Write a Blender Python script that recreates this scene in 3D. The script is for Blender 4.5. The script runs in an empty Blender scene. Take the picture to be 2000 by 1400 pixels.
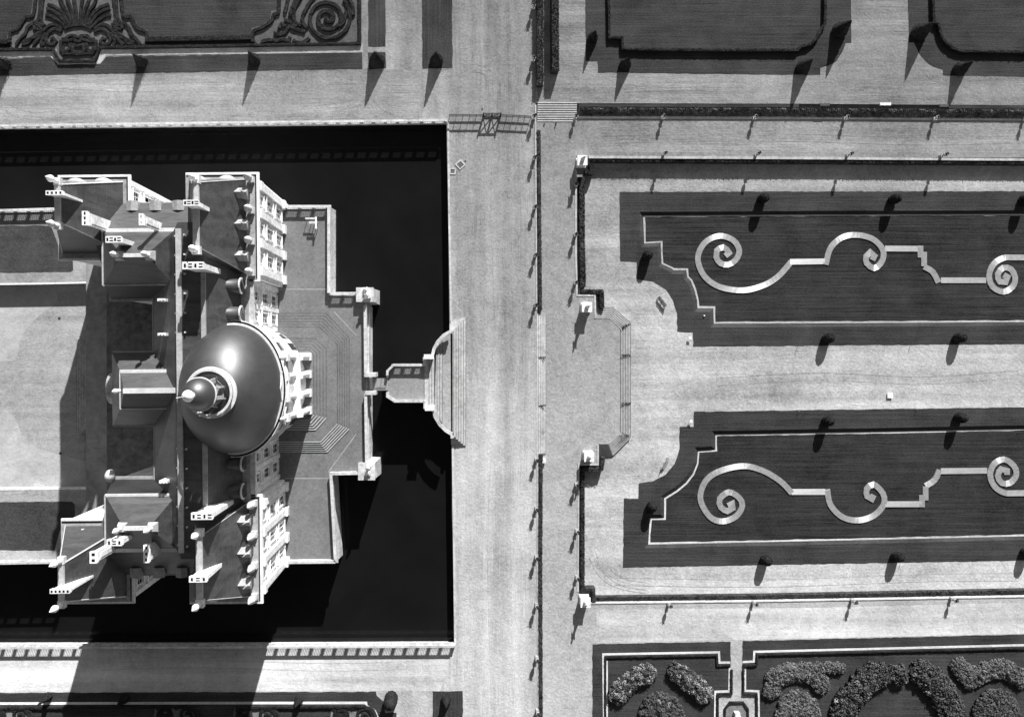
import bpy, bmesh, math, random
from mathutils import Vector, Matrix
from mathutils.geometry import tessellate_polygon
random.seed(7)
R = math.radians
# ------------------------------------------------------------------ camera, sky, sun, exposure
H = 135.0            # camera height (m); nadir lies at pixel (NX, NY) of the 2000x1400 photograph, 0.1 m per pixel on z = 0
NX, NY = 900.0, 690.0
scene = bpy.context.scene
COL = scene.collection
cam = bpy.data.cameras.new('camera'); camo = bpy.data.objects.new('camera', cam); COL.objects.link(camo)
camo.location = (0, 0, H); camo.rotation_euler = (0, 0, 0)
cam.sensor_width = 36; cam.lens = 36 * H / 200.0
cam.shift_x = (1000 - NX) / 2000; cam.shift_y = -(700 - NY) / 2000
cam.clip_start = 1; cam.clip_end = 8000
scene.camera = camo
SUN_EL, SUN_AZ = R(25.3), R(15.5)
w = bpy.data.worlds.new('World'); scene.world = w; w.use_nodes = True
nt = w.node_tree; nt.nodes.clear()
sky = nt.nodes.new('ShaderNodeTexSky'); sky.sky_type = 'NISHITA'; sky.sun_disc = False
sky.sun_elevation = SUN_EL; sky.sun_rotation = SUN_AZ
bw = nt.nodes.new('ShaderNodeRGBToBW'); bg = nt.nodes.new('ShaderNodeBackground'); wo = nt.nodes.new('ShaderNodeOutputWorld')
bg.inputs['Strength'].default_value = 0.05
nt.links.new(sky.outputs[0], bw.inputs[0]); nt.links.new(bw.outputs[0], bg.inputs[0]); nt.links.new(bg.outputs[0], wo.inputs[0])
sl = bpy.data.lights.new('sun', 'SUN'); sl.energy = 5.0; sl.angle = R(0.5); sl.color = (1, 1, 1)
so = bpy.data.objects.new('sun', sl); COL.objects.link(so)
sd = Vector((math.sin(SUN_AZ) * math.cos(SUN_EL), math.cos(SUN_AZ) * math.cos(SUN_EL), math.sin(SUN_EL)))
so.rotation_euler = sd.to_track_quat('Z', 'Y').to_euler(); so.location = sd * 300
scene.view_settings.view_transform = 'Standard'; scene.view_settings.look = 'None'
scene.view_settings.exposure = 0.84; scene.view_settings.gamma = 1

# ------------------------------------------------------------------ levels
ZA, ZB, ZC, ZI = 0.0, -0.9, -2.5, -3.0     # moat bank, garden terrace, sunk parterre, inner lawns
ZW = -2.2                                  # water
ZT, ZF = 3.9, 1.9                          # chateau platform, sunk forecourt

def P(px, py, z=0.0):
    f = 0.1 * (H - z) / H
    return Vector(((px - NX) * f, -(py - NY) * f, z))
def PP(pts, z=0.0): return [P(x, y, z) for x, y in pts]

# ------------------------------------------------------------------ materials
M = {}
class NB:
    def __init__(s, name):
        s.m = bpy.data.materials.new(name); s.m.use_nodes = True; s.t = s.m.node_tree; s.t.nodes.clear()
        s.out = s.t.nodes.new('ShaderNodeOutputMaterial')
        s.tc = s.t.nodes.new('ShaderNodeNewGeometry')
    def n(s, typ, **kw):
        nd = s.t.nodes.new(typ)
        for k, v in kw.items(): setattr(nd, k, v)
        return nd
    def l(s, a, b): s.t.links.new(a, b)
    def mapped(s, scale=(1, 1, 1), rot=0.0):
        mp = s.n('ShaderNodeMapping'); mp.inputs['Scale'].default_value = scale; mp.inputs['Rotation'].default_value = (0, 0, rot)
        s.l(s.tc.outputs['Position'], mp.inputs[0]); return mp.outputs[0]
    def noise(s, scale, detail=4, rough=0.6, vec=None, dist=0.0):
        nd = s.n('ShaderNodeTexNoise'); nd.inputs['Scale'].default_value = scale; nd.inputs['Detail'].default_value = detail
        nd.inputs['Roughness'].default_value = rough; nd.inputs['Distortion'].default_value = dist
        s.l(vec if vec is not None else s.tc.outputs['Position'], nd.inputs['Vector']); return nd.outputs['Fac']
    def rng(s, v, a, b, lo=0.0, hi=1.0):
        nd = s.n('ShaderNodeMapRange'); nd.inputs[1].default_value = lo; nd.inputs[2].default_value = hi
        nd.inputs[3].default_value = a; nd.inputs[4].default_value = b; s.l(v, nd.inputs[0]); return nd.outputs[0]
    def math(s, op, a, b=None):
        nd = s.n('ShaderNodeMath', operation=op)
        for i, v in enumerate((a, b)):
            if v is None: continue
            if isinstance(v, (int, float)): nd.inputs[i].default_value = v
            else: s.l(v, nd.inputs[i])
        return nd.outputs[0]
    def bump(s, h, strength, dist):
        nd = s.n('ShaderNodeBump'); nd.inputs['Strength'].default_value = strength; nd.inputs['Distance'].default_value = dist
        s.l(h, nd.inputs['Height']); return nd.outputs[0]
    def grey(s, v):
        c = s.n('ShaderNodeCombineColor'); s.l(v, c.inputs[0]); s.l(v, c.inputs[1]); s.l(v, c.inputs[2]); return c.outputs[0]
    def finish(s, val, rough=0.9, spec=0.3, metal=0.0, normal=None, diffuse=False):
        if diffuse:
            b = s.n('ShaderNodeBsdfDiffuse'); b.inputs['Roughness'].default_value = 1.0
            s.l(s.grey(val), b.inputs['Color'])
        else:
            b = s.n('ShaderNodeBsdfPrincipled'); b.inputs['Roughness'].default_value = rough
            b.inputs['Specular IOR Level'].default_value = spec; b.inputs['Metallic'].default_value = metal
            if isinstance(val, (int, float)): b.inputs['Base Color'].default_value = (val, val, val, 1)
            else: s.l(s.grey(val), b.inputs['Base Color'])
        if normal is not None: s.l(normal, b.inputs['Normal'])
        s.l(b.outputs[0], s.out.inputs[0]); M[s.m.name] = s.m; return s.m

def gravel(name, base, ax=None, streak=0.26, grain=0.3):
    b = NB(name)
    big = b.rng(b.noise(0.035, 6, 0.65, None, 0.5), -0.24, 0.24, 0.3, 0.7)
    mid = b.rng(b.noise(0.38, 7, 0.78, None, 0.6), -0.18, 0.18, 0.3, 0.7)
    fine = b.rng(b.noise(1.9, 5, 0.85), -grain, grain, 0.28, 0.72)
    v = b.math('ADD', b.math('ADD', big, mid), fine)
    hs = b.math('ADD', fine, mid)
    if ax:
        sc = {'x': (0.05, 1.1, 1), 'y': (1.1, 0.05, 1)}[ax]
        mask = b.rng(b.noise(0.11, 3, 0.6), 0.15, 1.0, 0.4, 0.62)
        st = b.math('MULTIPLY', b.rng(b.noise(1.0, 5, 0.8, b.mapped(sc), 1.6), -streak, streak, 0.32, 0.68), mask)
        sc2 = {'x': (0.012, 0.26, 1), 'y': (0.26, 0.012, 1)}[ax]
        st2 = b.rng(b.noise(1.0, 2, 0.5, b.mapped(sc2)), -0.2, 0.2, 0.32, 0.68)
        v = b.math('ADD', b.math('ADD', v, st), st2); hs = b.math('ADD', hs, st)
    v = b.math('MULTIPLY', b.math('ADD', v, 1.0), base)
    b.finish(v, diffuse=True, normal=b.bump(hs, 0.5, 0.3))
gravel('gravel', 0.44); gravel('gravel_x', 0.445, 'x'); gravel('gravel_y', 0.455, 'y', 0.22); gravel('gravel_parterre', 0.55, 'x', 0.12); gravel('gravel_backscatter', 0.54, 'x', 0.12, 0.22)  # last gravel has the bottom lanes' backscatter brightness put into its colour
gravel('path_edge', 0.62, None, grain=0.2); gravel('bed_sand', 0.19, None); gravel('court', 0.40, 'x', 0.08, 0.25); gravel('court_bright', 0.46, None, grain=0.15)
gravel('brick_dust', 0.13, None)

def grass(name, base, ax='x', stripe=0.3):
    b = NB(name)
    sc = {'x': (0.05, 2.6, 1), 'y': (2.6, 0.05, 1)}[ax]
    st = b.rng(b.noise(1.0, 6, 0.85, b.mapped(sc), 0.4), -stripe * 1.3, stripe * 1.3, 0.33, 0.67)
    big = b.rng(b.noise(0.12, 5, 0.65, None, 0.5), -0.32, 0.32, 0.3, 0.7)
    fine = b.rng(b.noise(3.2, 4, 0.8), -0.4, 0.4, 0.3, 0.7)
    v = b.math('ADD', b.math('ADD', st, big), fine)
    b.finish(b.math('MULTIPLY', b.math('ADD', v, 1.0), base), rough=0.95, spec=0.1, normal=b.bump(v, 0.4, 0.12))
grass('grass', 0.043); grass('grass_y', 0.045, 'y'); grass('grass_dark', 0.031, 'x', 0.5); grass('grass_rough', 0.06, 'x', 0.1)

def simple(name, base, var=0.2, scale=1.5, rough=0.85, spec=0.3, bumpd=0.05, metal=0.0, detail=5):
    b = NB(name)
    v = b.rng(b.noise(scale, detail, 0.75), -var, var, 0.3, 0.7)
    v2 = b.rng(b.noise(scale * 0.2, 3, 0.6), -var * 0.6, var * 0.6, 0.3, 0.7)
    v = b.math('ADD', v, v2)
    b.finish(b.math('MULTIPLY', b.math('ADD', v, 1.0), base), rough, spec, metal, b.bump(v, 0.4, bumpd) if bumpd else None)
simple('stone', 0.5, 0.34, 1.4); simple('stone_white', 0.78, 0.32, 1.5); simple('coping_stone', 0.4, 0.35, 1.3); simple('stone_old', 0.5, 0.5, 2.2, bumpd=0.12)
simple('stone_grey', 0.33, 0.3, 1.6); simple('lead', 0.42, 0.25, 1.8, 0.55, 0.5); simple('lead_white', 0.6, 0.2, 2.0, 0.5, 0.5)
simple('iron', 0.05, 0.2, 3, 0.5); simple('timber', 0.09, 0.3, 3); simple('timber_pale', 0.3, 0.3, 3); simple('white_paint', 0.85, 0.04, 3, 0.5)
simple('leaf', 0.045, 0.6, 2.5, 0.8, 0.15, 0); simple('leaf_dark', 0.022, 0.6, 3, 0.85, 0.1, 0); simple('leaf_bank', 0.13, 0.8, 2.5, 0.85, 0.1, 0); simple('leaf_hedge', 0.045, 0.8, 2.5, 0.85, 0.1, 0)
simple('leaf_pale', 0.16, 0.5, 2.5, 0.8, 0.15, 0); simple('leaf_mid', 0.1, 0.5, 2.5, 0.8, 0.15, 0); simple('flower', 0.33, 0.3, 2.5, 0.8, 0.2, 0)
simple('bark', 0.08, 0.3, 3); simple('soil', 0.05, 0.3, 3); simple('black', 0.01, 0.1, 1, 0.9, 0.1, 0); simple('metal_cover', 0.12, 0.3, 2, 0.5)

def slate(name, base):
    b = NB(name)
    row = b.rng(b.noise(1.0, 3, 0.7, b.mapped((0.5, 0.5, 4.5))), -0.22, 0.22, 0.32, 0.68)
    tile = b.rng(b.noise(3.0, 4, 0.8), -0.22, 0.22, 0.3, 0.7)
    weather = b.rng(b.noise(1.0, 6, 0.7, b.mapped((0.12, 0.5, 0.25)), 0.8), -0.5, 0.6, 0.32, 0.68)
    v = b.math('ADD', b.math('ADD', row, tile), weather)
    b.finish(b.math('MULTIPLY', b.math('ADD', v, 1.0), base), 0.5, 0.5, 0.0, b.bump(v, 0.3, 0.05))
    for nd in b.t.nodes:
        if nd.type == 'BSDF_PRINCIPLED': nd.inputs['IOR'].default_value = 1.6; nd.inputs['Roughness'].default_value = 0.5
slate('slate', 0.05); slate('slate_shaded', 0.016)  # second slate has the court-side shade put into its colour
b = NB('dome_slate')
sep = b.math('ADD', b.rng(b.noise(1.0, 3, 0.6, b.mapped((0.5, 0.5, 5.0))), -0.25, 0.25, 0.3, 0.7), b.rng(b.noise(1.0, 4, 0.7, b.mapped((1.1, 1.1, 0.12))), -0.3, 0.3, 0.3, 0.7))
bl = b.rng(b.noise(0.35, 5, 0.7), -0.25, 0.25, 0.3, 0.7)
b.finish(b.math('MULTIPLY', b.math('ADD', b.math('ADD', sep, bl), 1.0), 0.024), 0.5, 0.5, 0.0, b.bump(b.noise(3, 4, 0.8), 0.3, 0.03))
for nd in b.t.nodes:
    if nd.type == 'BSDF_PRINCIPLED': nd.inputs['IOR'].default_value = 2.0
# cobbled terrace paving: small setts in rows
def cobble(name, base, sc=2.6):
    b = NB(name)
    br = b.n('ShaderNodeTexBrick'); br.inputs['Scale'].default_value = sc
    br.inputs['Color1'].default_value = (1, 1, 1, 1); br.inputs['Color2'].default_value = (0.7, 0.7, 0.7, 1); br.inputs['Mortar'].default_value = (0.5, 0.5, 0.5, 1)
    br.inputs['Mortar Size'].default_value = 0.05
    b.l(b.mapped((1, 1, 1)), br.inputs['Vector'])
    n1 = b.rng(b.noise(1.7, 5, 0.8), -0.25, 0.25, 0.3, 0.7); n2 = b.rng(b.noise(0.2, 4, 0.7), -0.16, 0.16, 0.3, 0.7)
    v = b.math('ADD', b.math('ADD', n1, n2), 1.0)
    v = b.math('MULTIPLY', b.math('MULTIPLY', v, br.outputs['Color']), base)
    b.finish(v, 0.9, 0.2, 0, b.bump(v, 0.5, 0.1))
simple('court_paving', .27, .3, .7); simple('court_flags', .14, .45, .8); cobble('cobble', 0.25); cobble('paving', 0.33, 1.6); simple('dark_edge', 0.11, 0.4, 2.0); cobble('bridge_paving', .38); simple('step_pale', 0.5, 0.2, 1.2, bumpd=.1); simple('step_stone', 0.40, 0.35, 1.2, bumpd=.1)
b = NB('water')
pr = b.n('ShaderNodeBsdfPrincipled'); b.l(b.grey(b.rng(b.noise(0.12, 5, 0.6), 0.0058, 0.0088, 0.3, 0.7)), pr.inputs['Base Color'])
pr.inputs['Roughness'].default_value = 0.12; pr.inputs['IOR'].default_value = 1.33; pr.inputs['Specular IOR Level'].default_value = 0.25
b.l(b.bump(b.noise(0.8, 3, 0.5), 0.06, 0.03), pr.inputs['Normal']); b.l(pr.outputs[0], b.out.inputs[0]); M['water'] = b.m
b = NB('glass')
pr = b.n('ShaderNodeBsdfPrincipled'); pr.inputs['Base Color'].default_value = (0.012, 0.012, 0.012, 1); pr.inputs['Roughness'].default_value = 0.08
b.l(pr.outputs[0], b.out.inputs[0]); M['glass'] = b.m
# brushed metal ribbon: anisotropic along the ribbon
b = NB('brushed_metal')
tg = b.n('ShaderNodeTangent', direction_type='UV_MAP', uv_map='UVMap')
pr = b.n('ShaderNodeBsdfPrincipled'); pr.inputs['Base Color'].default_value = (0.86, 0.86, 0.86, 1); pr.inputs['Metallic'].default_value = 1.0
pr.inputs['Roughness'].default_value = 0.42; pr.inputs['Anisotropic'].default_value = 0.85; pr.inputs['Anisotropic Rotation'].default_value = 0.25
b.l(tg.outputs[0], pr.inputs['Tangent'])
df = b.n('ShaderNodeBsdfDiffuse'); b.l(b.grey(b.rng(b.noise(1.5, 4, 0.7), 0.34, 0.55, 0.3, 0.7)), df.inputs['Color'])
mx = b.n('ShaderNodeMixShader'); mx.inputs[0].default_value = 0.5
b.l(df.outputs[0], mx.inputs[1]); b.l(pr.outputs[0], mx.inputs[2]); b.l(mx.outputs[0], b.out.inputs[0]); M['brushed_metal'] = b.m

# ------------------------------------------------------------------ mesh builder
class MB:
    def __init__(s): s.v = []; s.f = []; s.uv = None
    def add(s, vs, fs):
        o = len(s.v); s.v += [tuple(v) for v in vs]; s.f += [tuple(i + o for i in f) for f in fs]; return s
    def box(s, x0, x1, y0, y1, z0, z1):
        return s.add([(x0, y0, z0), (x1, y0, z0), (x1, y1, z0), (x0, y1, z0), (x0, y0, z1), (x1, y0, z1), (x1, y1, z1), (x0, y1, z1)],
                     [(3, 2, 1, 0), (4, 5, 6, 7), (0, 1, 5, 4), (1, 2, 6, 5), (2, 3, 7, 6), (3, 0, 4, 7)])
    def frustum(s, a, z0, c, z1):      # a, c = (x0,x1,y0,y1)
        x0, x1, y0, y1 = a; X0, X1, Y0, Y1 = c
        return s.add([(x0, y0, z0), (x1, y0, z0), (x1, y1, z0), (x0, y1, z0), (X0, Y0, z1), (X1, Y0, z1), (X1, Y1, z1), (X0, Y1, z1)],
                     [(3, 2, 1, 0), (4, 5, 6, 7), (0, 1, 5, 4), (1, 2, 6, 5), (2, 3, 7, 6), (3, 0, 4, 7)])
    def prism(s, poly, z0, z1, top=None):
        poly = [(p[0], p[1]) for p in poly]; n = len(poly)
        if sum(poly[i][0] * poly[(i + 1) % n][1] - poly[(i + 1) % n][0] * poly[i][1] for i in range(n)) < 0: poly = poly[::-1]
        t = top or poly
        vs = [(x, y, z0) for x, y in poly] + [(x, y, z1) for x, y in t]
        tri = tessellate_polygon([[Vector((x, y, 0)) for x, y in t]])
        fs = [(i, (i + 1) % n, n + (i + 1) % n, n + i) for i in range(n)]
        for a, b_, c in tri:
            A, B, C = t[a], t[b_], t[c]
            if (B[0]-A[0])*(C[1]-A[1]) - (B[1]-A[1])*(C[0]-A[0]) < 0: b_, c = c, b_
            fs.append((n + a, n + b_, n + c))
        return s.add(vs, fs)
    def sheet(s, outer, holes, z):
        loops = [[Vector((p[0], p[1], 0)) for p in outer]] + [[Vector((p[0], p[1], 0)) for p in h] for h in holes]
        flat = [q for l in loops for q in l]; fs = []
        for a, b_, c in tessellate_polygon(loops):
            A, B, C = flat[a], flat[b_], flat[c]
            cr = (B.x-A.x)*(C.y-A.y) - (B.y-A.y)*(C.x-A.x)
            if cr < 0: b_, c = c, b_
            fs.append((a, b_, c))
        return s.add([(q.x, q.y, z) for q in flat], fs)
    def skirt(s, loop, z0, z1, loop1=None):
        n = len(loop); l1 = loop1 or loop
        return s.add([(p[0], p[1], z0) for p in loop] + [(p[0], p[1], z1) for p in l1], [(i, (i + 1) % n, n + (i + 1) % n, n + i) for i in range(n)])
    def bar(s, a, b_, w, h=None):
        a = Vector(a); b_ = Vector(b_); d = (b_ - a); h = h or w
        if d.length < 1e-6: return s
        d.normalize(); up = Vector((0, 0, 1)) if abs(d.z) < 0.95 else Vector((1, 0, 0))
        r = d.cross(up).normalized(); u = r.cross(d)
        vs = [p + r * (i * w / 2) + u * (j * h / 2) for p in (a, b_) for i, j in ((-1, -1), (1, -1), (1, 1), (-1, 1))]
        return s.add(vs, [(0, 1, 2, 3), (7, 6, 5, 4), (0, 4, 5, 1), (1, 5, 6, 2), (2, 6, 7, 3), (3, 7, 4, 0)])
    def lathe(s, prof, n=12, c=(0, 0, 0), sx=1, sy=1, jit=0.0, a0=0.0):
        vs = []; fs = []
        for r, z in prof:
            for k in range(n):
                a = a0 + 2 * math.pi * k / n; rr = r * (1 + random.uniform(-jit, jit))
                vs.append((c[0] + rr * sx * math.cos(a), c[1] + rr * sy * math.sin(a), c[2] + z + (random.uniform(-jit, jit) * 0.4)))
        m = len(prof)
        for i in range(m - 1):
            for k in range(n):
                fs.append((i * n + k, i * n + (k + 1) % n, (i + 1) * n + (k + 1) % n, (i + 1) * n + k))
        fs.append(tuple(range(n))[::-1]); fs.append(tuple((m - 1) * n + k for k in range(n)))
        return s.add(vs, fs)
    def leaves(s, pts, size, tilt=1.0):
        for c, nrm in pts:
            sz = size * random.uniform(0.6, 1.4)
            d = Vector((random.gauss(0, tilt), random.gauss(0, tilt), random.gauss(0, tilt))) + Vector(nrm) * 1.2
            if d.length < 1e-3: continue
            d.normalize(); t = d.orthogonal().normalized(); a = random.uniform(0, 6.28)
            t = Matrix.Rotation(a, 3, d) @ t; q = d.cross(t)
            c = Vector(c)
            s.add([c - t * sz, c + q * sz * 0.55, c + t * sz, c - q * sz * 0.55], [(0, 1, 2, 3)])
        return s
    def obj(s, name, mat, parent=None, smooth=False):
        me = bpy.data.meshes.new(name); me.from_pydata(s.v, [], s.f)
        for m in (mat if isinstance(mat, (list, tuple)) else [mat]): me.materials.append(M[m])
        if s.uv is not None:
            uvl = me.uv_layers.new(name='UVMap')
            for i, uv in enumerate(s.uv): uvl.data[i].uv = uv
        me.validate()
        bm = bmesh.new(); bm.from_mesh(me)
        if s.uv is None: bmesh.ops.recalc_face_normals(bm, faces=bm.faces) if not getattr(s, 'open', False) else None
        bm.to_mesh(me); bm.free()
        if smooth:
            for p in me.polygons: p.use_smooth = True
        o = bpy.data.objects.new(name, me); COL.objects.link(o)
        if parent is not None: o.parent = parent
        return o
def tag(o, label, cat, group=None):
    o['label'] = label; o['category'] = cat
    if group: o['group'] = group
    return o
def thing(name, loc, label, cat, group=None, rz=0.0):
    o = bpy.data.objects.new(name, None); COL.objects.link(o); o.location = loc; o.rotation_euler = (0, 0, rz); o.empty_display_size = 0.5
    return tag(o, label, cat, group)
def struct(o): o['kind'] = 'structure'; return o
def stuff(o): o['kind'] = 'stuff'; return o
def copy_tree(o, parent=None):
    c = o.copy(); COL.objects.link(c)
    if parent is not None: c.parent = parent
    for ch in list(o.children): copy_tree(ch, c)
    return c
def flat(name, px, z, mat, holes=(), lift=0.0):
    out_ = PP(px, z)
    if 'grass' in mat:
        out_ = [p + Vector((random.uniform(-.07, .07), random.uniform(-.07, .07))) for p in densify(out_ + out_[:1], .9)[:-1]]
    m = MB(); m.open = True; m.sheet(out_, [PP(h, z) for h in holes], z + lift)
    return struct(m.obj(name, mat))

def offset_path(pts, d, closed=False):
    n = len(pts); out = []
    for i in range(n):
        p = Vector(pts[i][:2])
        a = Vector(pts[i - 1][:2]) if (i > 0 or closed) else None
        c = Vector(pts[(i + 1) % n][:2]) if (i < n - 1 or closed) else None
        d1 = (p - a).normalized() if a is not None else None
        d2 = (c - p).normalized() if c is not None else None
        if d1 is None: d1 = d2
        if d2 is None: d2 = d1
        n1 = Vector((-d1.y, d1.x)); n2 = Vector((-d2.y, d2.x)); m = (n1 + n2)
        if m.length < 1e-4: m = n1
        m.normalize(); k = 1.0 / max(0.45, m.dot(n1)); out.append(p + m * d * k)
    return out
def stroke(mb, pts, w, z0, z1, closed=False, off=0.0):
    L = offset_path(pts, off + w / 2, closed); Rr = offset_path(pts, off - w / 2, closed); n = len(pts)
    vs = []
    for i in range(n):
        vs += [(Rr[i].x, Rr[i].y, z0), (L[i].x, L[i].y, z0), (L[i].x, L[i].y, z1), (Rr[i].x, Rr[i].y, z1)]
    fs = []
    for i in range(n if closed else n - 1):
        a = 4 * i; c = 4 * ((i + 1) % n)
        fs += [(a + k, a + (k + 1) % 4, c + (k + 1) % 4, c + k) for k in range(4)]
    if not closed: fs += [(3, 2, 1, 0), (4 * (n - 1), 4 * (n - 1) + 1, 4 * (n - 1) + 2, 4 * (n - 1) + 3)]
    mb.add(vs, fs)
def crom(pts, step=0.5, closed=False):
    pts = [Vector((p[0], p[1])) for p in pts]; out = []; n = len(pts)
    rngi = range(n if closed else n - 1)
    for i in rngi:
        p0 = pts[i - 1] if (i > 0 or closed) else pts[0]; p1 = pts[i]; p2 = pts[(i + 1) % n]; p3 = pts[(i + 2) % n] if (i + 2 < n or closed) else pts[-1]
        k = max(1, int((p2 - p1).length / step))
        for j in range(k):
            t = j / k
            out.append(0.5 * ((2 * p1) + (p2 - p0) * t + (2 * p0 - 5 * p1 + 4 * p2 - p3) * t * t + (3 * p1 - p0 - 3 * p2 + p3) * t ** 3))
    if not closed: out.append(pts[-1])
    return out
def densify(pts, step):
    out = []
    for i in range(len(pts) - 1):
        a = Vector(pts[i][:2]); b_ = Vector(pts[i + 1][:2]); k = max(1, int((b_ - a).length / step))
        for j in range(k): out.append(a.lerp(b_, j / k))
    out.append(Vector(pts[-1][:2])); return out
def hedge_mesh(mb, pts, w, z0, z1, jit=0.06, leafn=30, leafs=0.13, step=0.35):
    pts = densify(pts, step); n = len(pts); prof = [(-0.5, 0), (-0.52, 0.55), (-0.42, 0.97), (0.0, 1.0), (0.42, 0.97), (0.52, 0.55), (0.5, 0)]
    offs = [offset_path(pts, a * w) for a, _ in prof]; vs = []
    for i in range(n):
        for j, (a, h) in enumerate(prof):
            g = 0 if j in (0, 6) else jit
            vs.append((offs[j][i].x + random.uniform(-g, g), offs[j][i].y + random.uniform(-g, g), z0 + (z1 - z0) * h + random.uniform(-g, g)))
    m = len(prof); fs = []
    for i in range(n - 1): fs += [(i * m + j, i * m + j + 1, (i + 1) * m + j + 1, (i + 1) * m + j) for j in range(m - 1)]
    fs += [tuple(range(m))[::-1], tuple((n - 1) * m + j for j in range(m))]
    mb.add(vs, fs)
    lp = []
    for i in range(n - 1):
        d = (pts[i + 1] - pts[i]); L = d.length; cnt = leafn * L; cnt = int(cnt) + (random.random() < cnt % 1)
        if L < 1e-4: continue
        nn = Vector((-d.y, d.x)).normalized()
        for _ in range(cnt):
            t = random.random(); u = random.uniform(-0.54, 0.54); p = pts[i] + d * t + nn * (u * w)
            lp.append(((p.x, p.y, z1 + random.uniform(-0.05, 0.09) - (0.3 * (z1 - z0) if abs(u) > .46 else 0)), (0, 0, 1)))
    mb.leaves(lp, leafs)
def hedge(px, w, z0, h, label, mat='leaf_hedge', group=None, name='hedge', zp=None, **kw):
    m = MB(); m.open = True
    hedge_mesh(m, PP(px, z0 if zp is None else zp), w, z0, z0 + h, **kw)
    return tag(m.obj(name, mat), label, 'hedge', group)
def wall(px, w, z0, z1, label, mat='stone_old', cap='coping_stone', name='retaining_wall', capw=0.12, group=None, caph=0.14, pz=None):
    pts = PP(px, z1 if pz is None else pz)
    m = MB(); stroke(m, pts, w, z0, z1 - caph); o = tag(m.obj(name, mat), label, 'wall', group)
    c = MB(); stroke(c, densify(pts, 2.0), w + capw, z1 - caph, z1); c.obj('coping', cap, o)
    return o

# ------------------------------------------------------------------ ground sheets
m = MB(); m.open = True; m.sheet([(-3000, -3000), (3000, -3000), (3000, 3000), (-3000, 3000)], [], -9.0)
struct(m.obj('ground', 'grass_rough'))
X_L, X_R, Y_T, Y_B = -1500, 3500, -1500, 3000     # pixel extents of the built ground
bank = [(872, 236), (875, 400), (879, 640), (881, 860), (885, 1100), (887, 1259)]
# upper terrace (moat bank) with the moat as a hole
moat_hole = [(X_L, 246), (0, 246), (400, 241), (872, 236), (875, 400), (878, 632), (881, 650),
             (868, 654), (855, 666), (848, 680), (844, 693), (838, 695), (829, 695), (829, 714), (765, 714), (756, 724), (755, 775), (770, 784), (828, 784), (829, 800),
             (846, 800), (850, 815), (860, 830), (875, 843), (882, 850), (883, 1000), (885, 1100), (887, 1261), (400, 1263), (X_L, 1264)]
mz = MB(); mz.open = True
outerA = [(X_L, Y_T), (1046, Y_T), (1046, 200), (1049, 600), (1050, 880), (1051, 1400), (1051, Y_B), (X_L, Y_B), (X_L, 1264)] + moat_hole[::-1][1:-1] + [(X_L, 246)]
m = MB(); m.open = True; m.sheet(PP(outerA, ZA), [], ZA); m.skirt(PP(outerA[1:7], ZA), ZA, -9.2)
struct(m.obj('gravel_terrace', 'gravel_y'))
m = MB(); m.open = True; hl = PP(moat_hole, ZA); 
for i in range(len(hl) - 1):
    a, c = hl[i], hl[i + 1]; m.add([(a.x, a.y, -9), (c.x, c.y, -9), (c.x, c.y, ZA - 0.01), (a.x, a.y, ZA - 0.01)], [(0, 1, 2, 3)])
mw = m.obj('moat_wall', 'stone_old'); tag(mw, 'mottled stone wall lining the outer side of the dark moat', 'wall')
# north-east upper area
flat('gravel_lane', [(1046, Y_T), (X_R, Y_T), (X_R, 214), (2000, 206), (1560, 203), (1130, 202), (1046, 200)], ZA, 'gravel_x')
# terrace B
B1 = [(1046, 200), (1130, 202), (1560, 203), (2000, 206), (X_R, 214), (X_R, 312), (1560, 307), (1125, 305),
      (1124, 500), (1126, 577), (1162, 577), (1163, 622), (1190, 622), (1212, 643), (1212, 845), (1190, 866), (1168, 866), (1168, 906), (1129, 906),
      (1130, 1100), (1131, 1178), (1500, 1174), (2000, 1165), (X_R, 1135), (X_R, Y_B), (1051, Y_B), (1051, 1400), (1050, 880), (1049, 600)]
m = MB(); m.open = True; m.sheet(PP(B1, ZB), [], ZB); m.skirt(PP(B1, ZB), ZB, -9.2); struct(m.obj('gravel_path', 'gravel'))
flat('gravel_lane', [(1175, 236), (2000, 240), (2300, 243), (2300, 303), (2000, 301), (1175, 297)], ZB, 'gravel_x', lift=.004); flat('gravel_lane', [(1165, 1190), (1600, 1186), (2000, 1176), (2300, 1170), (2300, 1228), (2000, 1237), (1165, 1255)], ZB, 'gravel_backscatter', lift=.004)
flat('gravel_lane', [(-400, 150), (0, 149), (707, 136), (820, 137), (820, 232), (400, 238), (-400, 244)], ZA, 'gravel_x', lift=.004); flat('gravel_lane', [(-400, 1268), (884, 1266), (860, 1348), (-400, 1352)], ZA, 'gravel_backscatter', lift=.004)
# inner lawns sunk in the parterre
WN = [(2300, 417), (2000, 419), (1600, 420), (1257, 422), (1259, 475), (1291, 473), (1293, 515), (1311, 523), (1316, 527), (1341, 527), (1343, 541), (1350, 548), (1357, 566), (1362, 585), (1363, 601), (1394, 601), (1395, 631), (1700, 630), (2000, 628), (2300, 626)]
WS = [(2300, 833), (2000, 838), (1700, 844), (1398, 849), (1398, 879), (1364, 881), (1362, 905), (1354, 925), (1340, 943), (1322, 958), (1298, 973), (1298, 1012), (1270, 1012), (1267, 1062), (1600, 1055), (2000, 1046), (2300, 1040)]
def off_px(pts, d):   # closed loop outward offset in px
    return [(p.x, p.y) for p in offset_path([Vector(p) for p in pts], d, True)]
WNo, WSo = off_px(WN, 9), off_px(WS, 9)
def orient_out(pts, off):  # choose sign that enlarges
    ar = lambda q: abs(sum(q[i][0] * q[(i + 1) % len(q)][1] - q[(i + 1) % len(q)][0] * q[i][1] for i in range(len(q))))
    a = off_px(pts, off); b_ = off_px(pts, -off); return a if ar(a) > ar(b_) else b_
WNo, WSo = orient_out(WN, 8), orient_out(WS, 8)
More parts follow.
